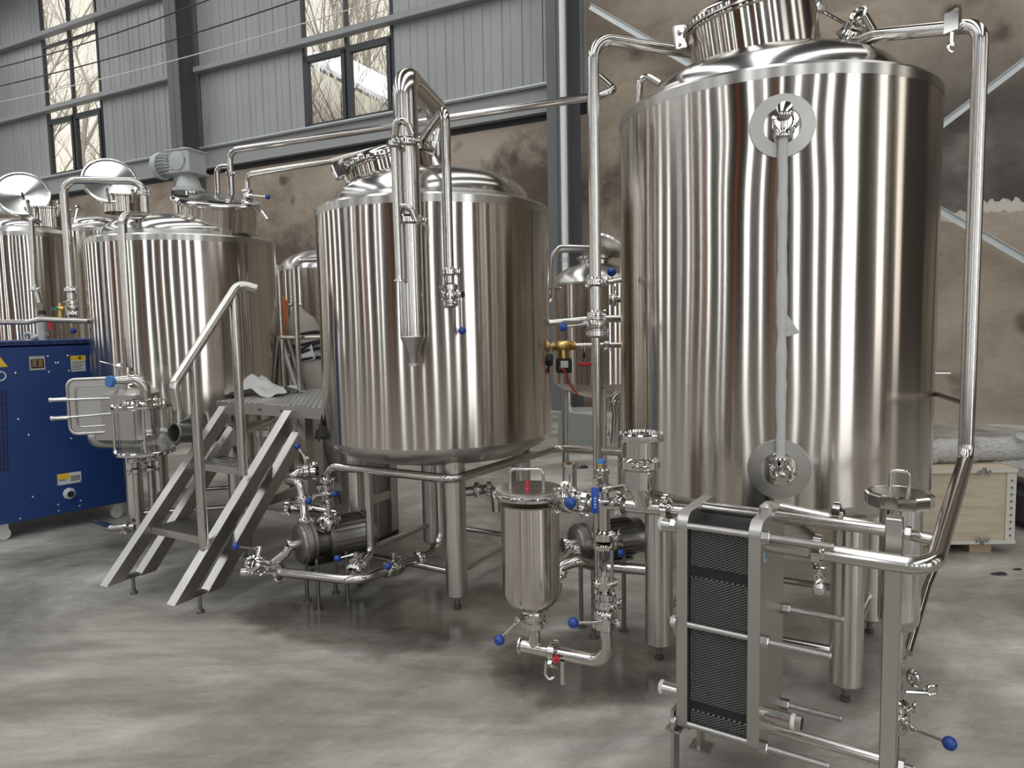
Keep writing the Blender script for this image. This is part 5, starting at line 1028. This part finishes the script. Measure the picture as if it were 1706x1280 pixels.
st2, c2 = plate(117, 593, 143, 618, 'notice_sticker', 'label_white'); plate(117, 593, 143, 600, 'notice_header', 'label_yellow', 0.0035, 0.001, st2)
for r_ in range(5): plate(120, 603+r_*3, 140-3*(r_ % 2), 603.8+r_*3, 'notice_print', 'girt', 0.0038, 0.0006, st2)
plate(131, 594.5, 135, 598.5, 'notice_mark', 'black', 0.0045, 0.0006, st2)
st3, c3_ = plate(95, 791, 136, 803, 'warning_sticker', 'label_white'); plate(95, 791, 116, 798, 'warning_header', 'label_yellow', 0.0035, 0.001, st3)
for r_ in range(3): plate(118, 793+r_*3, 134, 793.8+r_*3, 'warning_print', 'girt', 0.0038, 0.0006, st3)
plate(98, 800, 110, 801, 'warning_print', 'girt', 0.0038, 0.0006, st3)
for px, py in ((5, 606),):
    c = onf(px-6, py-2, 0.003); m = MB(); m.prism([c-cD*0.05-Z*0.035, c+cD*0.05-Z*0.035, c+Z*0.05], cN*0.001); w_ = m.build('warning_triangle', 'label_yellow', cab, smooth=0); m = MB(); m.torus(c+cN*0.001-Z*0.10, cN, 0.032, 0.005, 24, 6); m.build('round_mark', 'label_white', cab)
for px, py in ((26, 622), (80, 594), (82, 620), (93, 605), (97, 605), (113, 593), (115, 618), (112, 641), (31, 699), (48, 725), (119, 731), (154, 726), (55, 828), (97, 808), (134, 801), (97, 841), (98, 851), (135, 834), (133, 843), (34, 864)):
    c = onf(px, py, 0.0); m = MB(); m.lathe(c, cN, [(0.008, 0), (0.008, 0.002), (0.004, 0.005)], 8); m.build('screw', 'mirror', cab)
c = onf(115, 822, 0.0); m = MB(); m.lathe(c, cN, [(0.045, 0), (0.045, 0.012), (0.035, 0.014), (0.035, 0.03), (0.028, 0.045)], 8); gl_ = m.build('cable_gland', 'label_white', cab); m = MB(); m.lathe(c+cN*0.03, cN, [(0.024, 0), (0.024, 0.02)], 14); m.build('gland_bore', 'black', gl_)
for s_ in (0.12, CW-0.15, 0.9):
    p = cr0-cD*s_-cN*0.08; m = MB(); m.cyl(V((p.x, p.y, 0.045))-cN*0.02, V((p.x, p.y, 0.045))+cN*0.02, 0.045, 20); m.box(V((p.x, p.y, 0.10)), (0.06, 0.06, 0.06), cD, Z); m.build('castor', 'white_plastic', cab)
# ================================================================= BACKGROUND TANKS AND EQUIPMENT
def small_tank(label, c, R, zb, zt, group=None):
    t = empty('small_tank', label, 'tank', (c[0], c[1], 0), 0, group); o = V((c[0], c[1], 0))
    m = MB(); m.lathe(o, Z, [(R*0.3, zb-0.12), (R*0.8, zb-0.06), (R, zb), (R, zt)], 48, caps=False); m.build('shell', 'tank', t, smooth=30)
    m = MB(); m.lathe(o, Z, [(R+0.006, zt-0.01), (R+0.006, zt+0.008)]+[(R*math.cos(k*PI/16), zt+R*0.5*math.sin(k*PI/16)) for k in range(9)], 48, caps=False); m.build('dome', 'tank_band', t, smooth=30)
    for k in range(3):
        a = 0.6+k*2*PI/3; m = MB(); m.cyl((c[0]+R*0.8*math.cos(a), c[1]+R*0.8*math.sin(a), 0), (c[0]+R*0.8*math.cos(a), c[1]+R*0.8*math.sin(a), zb-0.02), 0.03, 12); m.build('leg', 'steel', t)
    return t
p = at(992, 560, 5.75); st_ = small_tank('small domed tank glimpsed between the kettle and the tallest tank', (p.x, p.y), 0.335, at(990, 655, 5.42).z+0.06, at(950, 472, 5.5).z)
m = MB(); q = at(1015, 408, 5.6); m.lathe(q-V((0, 0, 0.0)), (-0.5, -0.3, -0.8), [(0.14, 0), (0.14, 0.02), (0.06, 0.05)], 28); m.build('open_lid', 'steel_satin', st_)
m = MB(); m.lathe((p.x, p.y, at(990, 432, 5.75).z-0.1), Z, [(0.12, -0.08), (0.12, 0.09), (0.14, 0.10), (0.14, 0.12)], 28); m.build('manway_collar', 'steel', st_)
for i, (px, Y, R, y0) in enumerate(((452, 8.2, 0.30, 462), (540, 7.4, 0.42, 452))):
    p = at(px, 560, Y); small_tank(('distant small tank showing beside the mash tank edge', 'distant tank behind the platform back rail')[i], (p.x, p.y), R, 0.7, at(px, y0, Y).z, )
pipe('wrapped pipe hooking over between the kettle and the small tank', [V((0.03, 4.74, at(922, 490, 5.0).z)), at(922, 490, 5.0), at(922, 418, 5.0), at(985, 413, 5.0)], 0.02, 0.05, mat='wrap', clamps=[(at(922, 482, 5.0), Z, 0.02)])
pipe('second pipe between the kettle and the small tank, running to the riser', [V((0.02, 4.72, at(922, 505, 4.9).z)), at(920, 505, 4.9), at(922, 430, 4.9), at(930, 410, 4.9), at(985, 412, 4.9)], 0.013, 0.05)
m = MB(); m.tube([at(905, 539, 4.4), at(985, 532, 4.4), at(1040, 531, 4.4)], 0.023, 14); tag(m.build('pipe', 'steel'), 'level pipe behind the riser valve, linking kettle and tallest tank', 'pipe')
pipe('threaded pipe line carrying the brass solenoid valve', [at(918, 577, 4.3), at(1036, 575, 4.3)], 0.017, clamps=[(at(1010, 576, 4.3), (1, 0, 0), 0.014)])
so = empty('solenoid_valve', 'brass solenoid valve with a black coil hanging between the two big tanks', 'valve', at(940, 577, 4.28)); c = at(939, 577, 4.28)
m = MB(); m.lathe(c-V((0.07, 0, 0)), (1, 0, 0), [(0.028, 0), (0.03, 0.012), (0.022, 0.018), (0.036, 0.04), (0.036, 0.1), (0.022, 0.122), (0.03, 0.128), (0.028, 0.14)], 16); m.lathe(c-Z*0.07, Z, [(0.035, 0), (0.028, 0.06)], 14); m.build('valve_body', 'brass', so)
m = MB(); m.box(c-Z*0.115, (0.09, 0.08, 0.085), ch=0.006); m.build('coil', 'black', so); m = MB(); m.box(c-Z*0.105-V((0, 0.041, 0)), (0.045, 0.001, 0.04), (1, 0, -0.15)); m.build('coil_label', 'label_white', so)
m = MB(); a0 = c-Z*0.11+V((-0.05, -0.02, 0)); m.tube(fil([a0, a0+V((0.05, -0.04, -0.03)), a0+V((0.09, -0.03, -0.13)), a0+V((0.13, -0.03, -0.18))], 0.04), 0.005, 6); m.build('wire', 'red', so)
rv = empty('red_wheel_valve', 'small needle valve with a red handwheel under the threaded pipe', 'valve', at(975, 600, 4.25)); c = at(975, 590, 4.28); m = MB(); m.cyl(c+Z*0.05, c-Z*0.05, 0.012, 10); m.lathe(c-Z*0.02, Z, [(0.02, 0), (0.02, 0.03)], 6); m.build('stem', 'mirror', rv)
m = MB(); m.torus(at(975, 607, 4.26), Z, 0.035, 0.009, 20, 8); m.box(at(975, 607, 4.26), (0.07, 0.012, 0.008)); m.box(at(975, 607, 4.26), (0.012, 0.07, 0.008)); m.build('handwheel', 'red', rv)
gb = empty('grey_pump_box', 'grey-green boxed pump on the floor between the two big tanks', 'pump', atz(970, 752, 0)); q = atz(968, 752, 0); Yg = q.y; zt_ = at(968, 690, Yg).z; zb_ = 0.0
m = MB(); w_ = 0.27; pts = [V((q.x-w_, Yg, 0.02)), V((q.x+w_*0.8, Yg-0.05, 0.02)), V((q.x+w_*0.8, Yg-0.05, zt_-0.02)), V((q.x+w_*0.5, Yg, zt_+0.03)), V((q.x-w_*0.85, Yg, zt_+0.03)), V((q.x-w_, Yg, zt_-0.05))]; m.prism(pts, (0.12, 0.42, 0)); m.build('pump_housing', 'green_grey', gb, smooth=0)
m = MB(); pe = at(1015, 722, Yg-0.1); m.cyl(at(1000, 720, Yg), pe, 0.03, 14); m.lathe(pe, (1, -0.1, 0), [(0.05, 0), (0.095, 0.01), (0.095, 0.04), (0.06, 0.07)], 24); m.build('pump_head', 'motor', gb)
m = MB(); m.cyl(at(952, 690, Yg+0.1), at(940, 668, Yg+0.1), 0.045, 16); m.build('pump_spout', 'galv', gb)
pipe('bent hose pipe dropping at the edge of the tallest tank behind the riser', [at(1030, 655, 4.5), at(1020, 665, 4.5), at(1025, 690, 4.5), at(1022, 740, 4.5)], 0.02, 0.05, clamps=[(at(1024, 672, 4.5), Z, 0.02)])
# wrapped gas cylinder leaning behind the platform
gc = empty('gas_cylinder', 'dusty cylinder lashed with cable, leaning behind the platform back rail', 'cylinder', atz(530, 690, 0.0)+V((0.1, 1.5, 0)))
a_ = at(545, 700, 5.9); b_ = at(496, 520, 6.0); d_ = (b_-a_).normalized(); a_ = a_-d_*((a_.z-0.06)/d_.z); L_ = (b_-a_).length
M['dusty'] = plain('dusty_grey_paint', (0.34, 0.30, 0.26), 0.7)
m = MB(); m.lathe(a_, d_, [(0.10, 0), (0.14, 0.03), (0.14, L_-0.16), (0.12, L_-0.08), (0.06, L_-0.01), (0.04, L_+0.03)], 32); m.build('cylinder_body', 'dusty', gc)
m = MB(); m.lathe(b_+d_*0.02, d_, [(0.02, 0), (0.03, 0.02), (0.03, 0.06), (0.015, 0.1)], 12); m.cyl(b_+d_*0.06-V((0.06, 0, 0)), b_+d_*0.06+V((0.05, 0, 0)), 0.014, 10); m.build('cylinder_valve', 'mirror', gc)
rnd = random.Random(12)
for k in range(5): m = MB(); m.torus(b_-d_*(0.22+0.05*k), (d_+V((rnd.uniform(-0.2, 0.2), rnd.uniform(-0.2, 0.2), 0))).normalized(), 0.15, 0.012, 28, 6); m.build('lashing_cable', 'black', gc)
m = MB(); q = b_-d_*0.35; m.box(q+V((0.03, -0.145, 0)), (0.10, 0.004, 0.12), (1, 0, 0), d_); m.build('cylinder_label', 'label_white', gc)
for i, (p0, p1, lb, mt_) in enumerate((((466, 560), (507, 690), 'pale rod leaning behind the back rail beside the mash tank', 'galv'), ((478, 560), (520, 700), 'darker rod leaning against the lashed cylinder', 'cast'))):
    a_ = at(*p0, 5.75); b_ = at(*p1, 5.7); d_ = (b_-a_).normalized(); b_ = a_+d_*((a_.z-0.02)/-d_.z); m = MB(); m.cyl(a_, b_, 0.022, 10); tag(m.build('leaning_rod', mt_), lb, 'rod')
q = at(462, 525, 6.3); op = empty('orange_topped_post', 'dark post with an orange upper half just showing beside the mash tank edge', 'post', (q.x+0.06, q.y, 0)); m = MB(); m.cyl((q.x+0.06, q.y, 0), (q.x+0.06, q.y, 1.3), 0.025, 12); m.build('shaft', 'cast', op); m = MB(); m.lathe((q.x+0.06, q.y, 1.3), Z, [(0.03, 0), (0.03, q.z-1.18), (0.01, q.z-1.14)], 14); m.build('upper_half', 'orange', op); pass
# low workbench / timber seen under the platform
wb = empty('timber_stack', 'low stack of pale timber seen under the stair platform', 'timber', atz(440, 770, 0)); q = atz(430, 760, 0)
for k in range(4): m = MB(); m.box(V((q.x, q.y+0.5, 0.05+0.09*k)), (0.9-0.05*k, 0.5, 0.08), (1, 0.15+0.05*k, 0)); m.build('plank', 'wood' if k % 2 else 'label_white', wb, smooth=0)
tp = empty('timber_post', 'pale timber post standing behind the platform leg', 'post', atz(508, 800, 0)); q = atz(510, 800, 0); m = MB(); m.box(V((q.x, q.y, 0.5)), (0.11, 0.09, 1.0), (1, -0.3, 0), Z); m.build('post', 'wood', tp, smooth=0)
# ================================================================= RIGHT-HAND FLOOR ITEMS
def plywood():
    m, t, b = newmat('plywood'); c = nd(t, 'ShaderNodeTexCoord'); n = noise(t, mapping(t, c.outputs['Object'], (1, 1, 6)), 3, 6, 0.6)
    t.links.new(ramp(t, n, [(0.3, (0.36, 0.29, 0.20)), (0.7, (0.52, 0.44, 0.33))]), b.inputs['Base Color']); b.inputs['Roughness'].default_value = 0.7; return m
M['ply'] = plywood()
cb = atz(1688, 912, 0.04); cx_ = V((0.995, -0.02, 0)).normalized(); CWd = 1.15; ct_ = at(1688, 780, cb.y).z
cr_ = empty('plywood_crate', 'plywood shipping crate with spring clips behind the loop pipe', 'crate', cb-cx_*CWd/2+V((0, 0.35, 0)))
cen = cb-cx_*CWd/2+V((0, 0.35, 0)); m = MB(); m.box(V((cen.x, cen.y, (0.07+ct_)/2)), (CWd, 0.70, ct_-0.07), cx_, Z); m.build('crate_box', 'ply', cr_, smooth=0)
M['edge'] = plain('pale_steel_edging', (0.50, 0.47, 0.41), 0.5)
m = MB(); f = cb+V((0, -0.004, 0))
for zz_ in (0.08, ct_-0.012): m.box(V((cen.x, cb.y-0.003, zz_)), (CWd, 0.008, 0.024), cx_, Z)
m.box(V((cb.x-0.03, cb.y-0.003, (0.07+ct_)/2)), (0.06, 0.006, ct_-0.07), cx_, Z)
m.build('steel_edging', 'edge', cr_, smooth=0)
for k in range(9):
    m = MB(); m.lathe(V((cb.x-0.028, cb.y-0.006, 0.12+k*(ct_-0.2)/8)), (0, -1, 0), [(0.008, 0), (0.008, 0.004)], 8); m.build('rivet', 'cast', cr_)
for (px, py, sg) in ((1640, 787, -1), (1637, 900, 1)):
    c = at(px, py, cb.y-0.02); m = MB()
    for s_ in (-1, 1): m.tube([c+V((s_*0.006, 0, -sg*0.03)), c+V((s_*0.01, 0, 0)), c+V((s_*0.03, 0, sg*0.018)), c+V((s_*0.045, 0, sg*0.004)), c+V((s_*0.032, 0, -sg*0.012)), c+V((s_*0.02, 0, -sg*0.002))], 0.004, 6)
    m.build('spring_clip', 'cast', cr_)
for k in range(3):
    m = MB(); m.box(V((cen.x-CWd*0.38+k*CWd*0.36, cen.y, 0.035)), (0.14, 0.66, 0.07), cx_, Z); m.build('skid', 'wood', cr_, smooth=0)
def film():
    m, t, b = newmat('wrapping_film'); c = nd(t, 'ShaderNodeTexCoord'); n = noise(t, mapping(t, c.outputs['Object'], (2.5, 8, 8)), 9, 8, 0.75, 1.0)
    t.links.new(ramp(t, n, [(0.35, (0.38, 0.37, 0.355)), (0.6, (0.72, 0.70, 0.67))]), b.inputs['Base Color']); b.inputs['Roughness'].default_value = 0.22; b.inputs['Metallic'].default_value = 0.5
    bp = nd(t, 'ShaderNodeBump'); bp.inputs['Distance'].default_value = 0.012; t.links.new(n, bp.inputs['Height']); t.links.new(bp.outputs[0], b.inputs['Normal']); return m
M['film'] = film()
wq = empty('wrapped_pipe', 'big film-wrapped steel pipe lying on the plywood crate', 'pipe', V((cen.x, cen.y, ct_)))
a_ = at(1530, 772, cb.y+0.2); b_ = at(1730, 757, cb.y+0.25); a_.z = ct_+0.075; b_.z = max(b_.z, ct_+0.085); rnd = random.Random(2); n_ = 30
m = MB(); m.tube([a_.lerp(b_, k/n_)+V((0, 0, rnd.uniform(-0.004, 0.004))) for k in range(n_+1)], [0.078+rnd.uniform(-0.006, 0.008) for k in range(n_+1)], 20); m.build('wrapped_tube', 'film', wq)
q = a_.lerp(b_, 0.45)
for tq in (0.38, 0.78):
    q = a_.lerp(b_, tq)+V((0, -0.04, 0.05)); m = MB(); m.cyl(q, q+V((0, -0.035, 0.04)), 0.03, 16); m.torus(q+V((0, -0.035, 0.04)), (0, -0.7, 0.7), 0.028, 0.006, 20, 6); m.build('side_socket', 'film', wq)
p = atz(1712, 895, 0); we = empty('wrapped_equipment', 'film-wrapped equipment on a dark base cut by the photo edge, beside the crate', 'equipment', (p.x+0.25, p.y+0.3, 0))
m = MB(); m.box((p.x+0.33, p.y+0.35, 0.17), (0.6, 0.6, 0.30), ch=0.06); m.build('dark_base', 'black', we)
m = MB(); m.box((p.x+0.33, p.y+0.32, 0.42), (0.62, 0.62, 0.22), (1, 0.1, 0), ch=0.08); m.tube([(p.x+0.1, p.y+0.2, 0.5), (p.x+0.5, p.y+0.2, 0.6)], 0.07, 12); m.build('wrapped_top', 'film', we)
# small black scraps on the floor
for i, (px, py, s_, lb) in enumerate(((970, 780, 0.055, 'small black plastic scrap on the floor between kettle and glass-topped pot'), (1664, 957, 0.05, 'larger dark flake on the floor near the crate'), (1695, 949, 0.028, 'smaller dark flake on the floor by the photo edge'))):
    p = atz(px, py, 0); m = MB(); rnd = random.Random(30+i); n_ = 7; lo = m.ring([p+V((s_*1.4*math.cos(2*PI*k/n_)*rnd.uniform(0.7, 1), s_*0.7*math.sin(2*PI*k/n_)*rnd.uniform(0.7, 1), 0.0)) for k in range(n_)]); hi = m.ring([p+V((s_*0.5*math.cos(2*PI*k/n_)+s_*0.3, s_*0.3*math.sin(2*PI*k/n_), s_*(0.5 if i == 0 else 0.2))) for k in range(n_)]); m.bridge(lo, hi); m.cap(lo, True); m.cap(hi)
    tag(m.build('floor_scrap', 'black', smooth=0), lb, 'scrap')
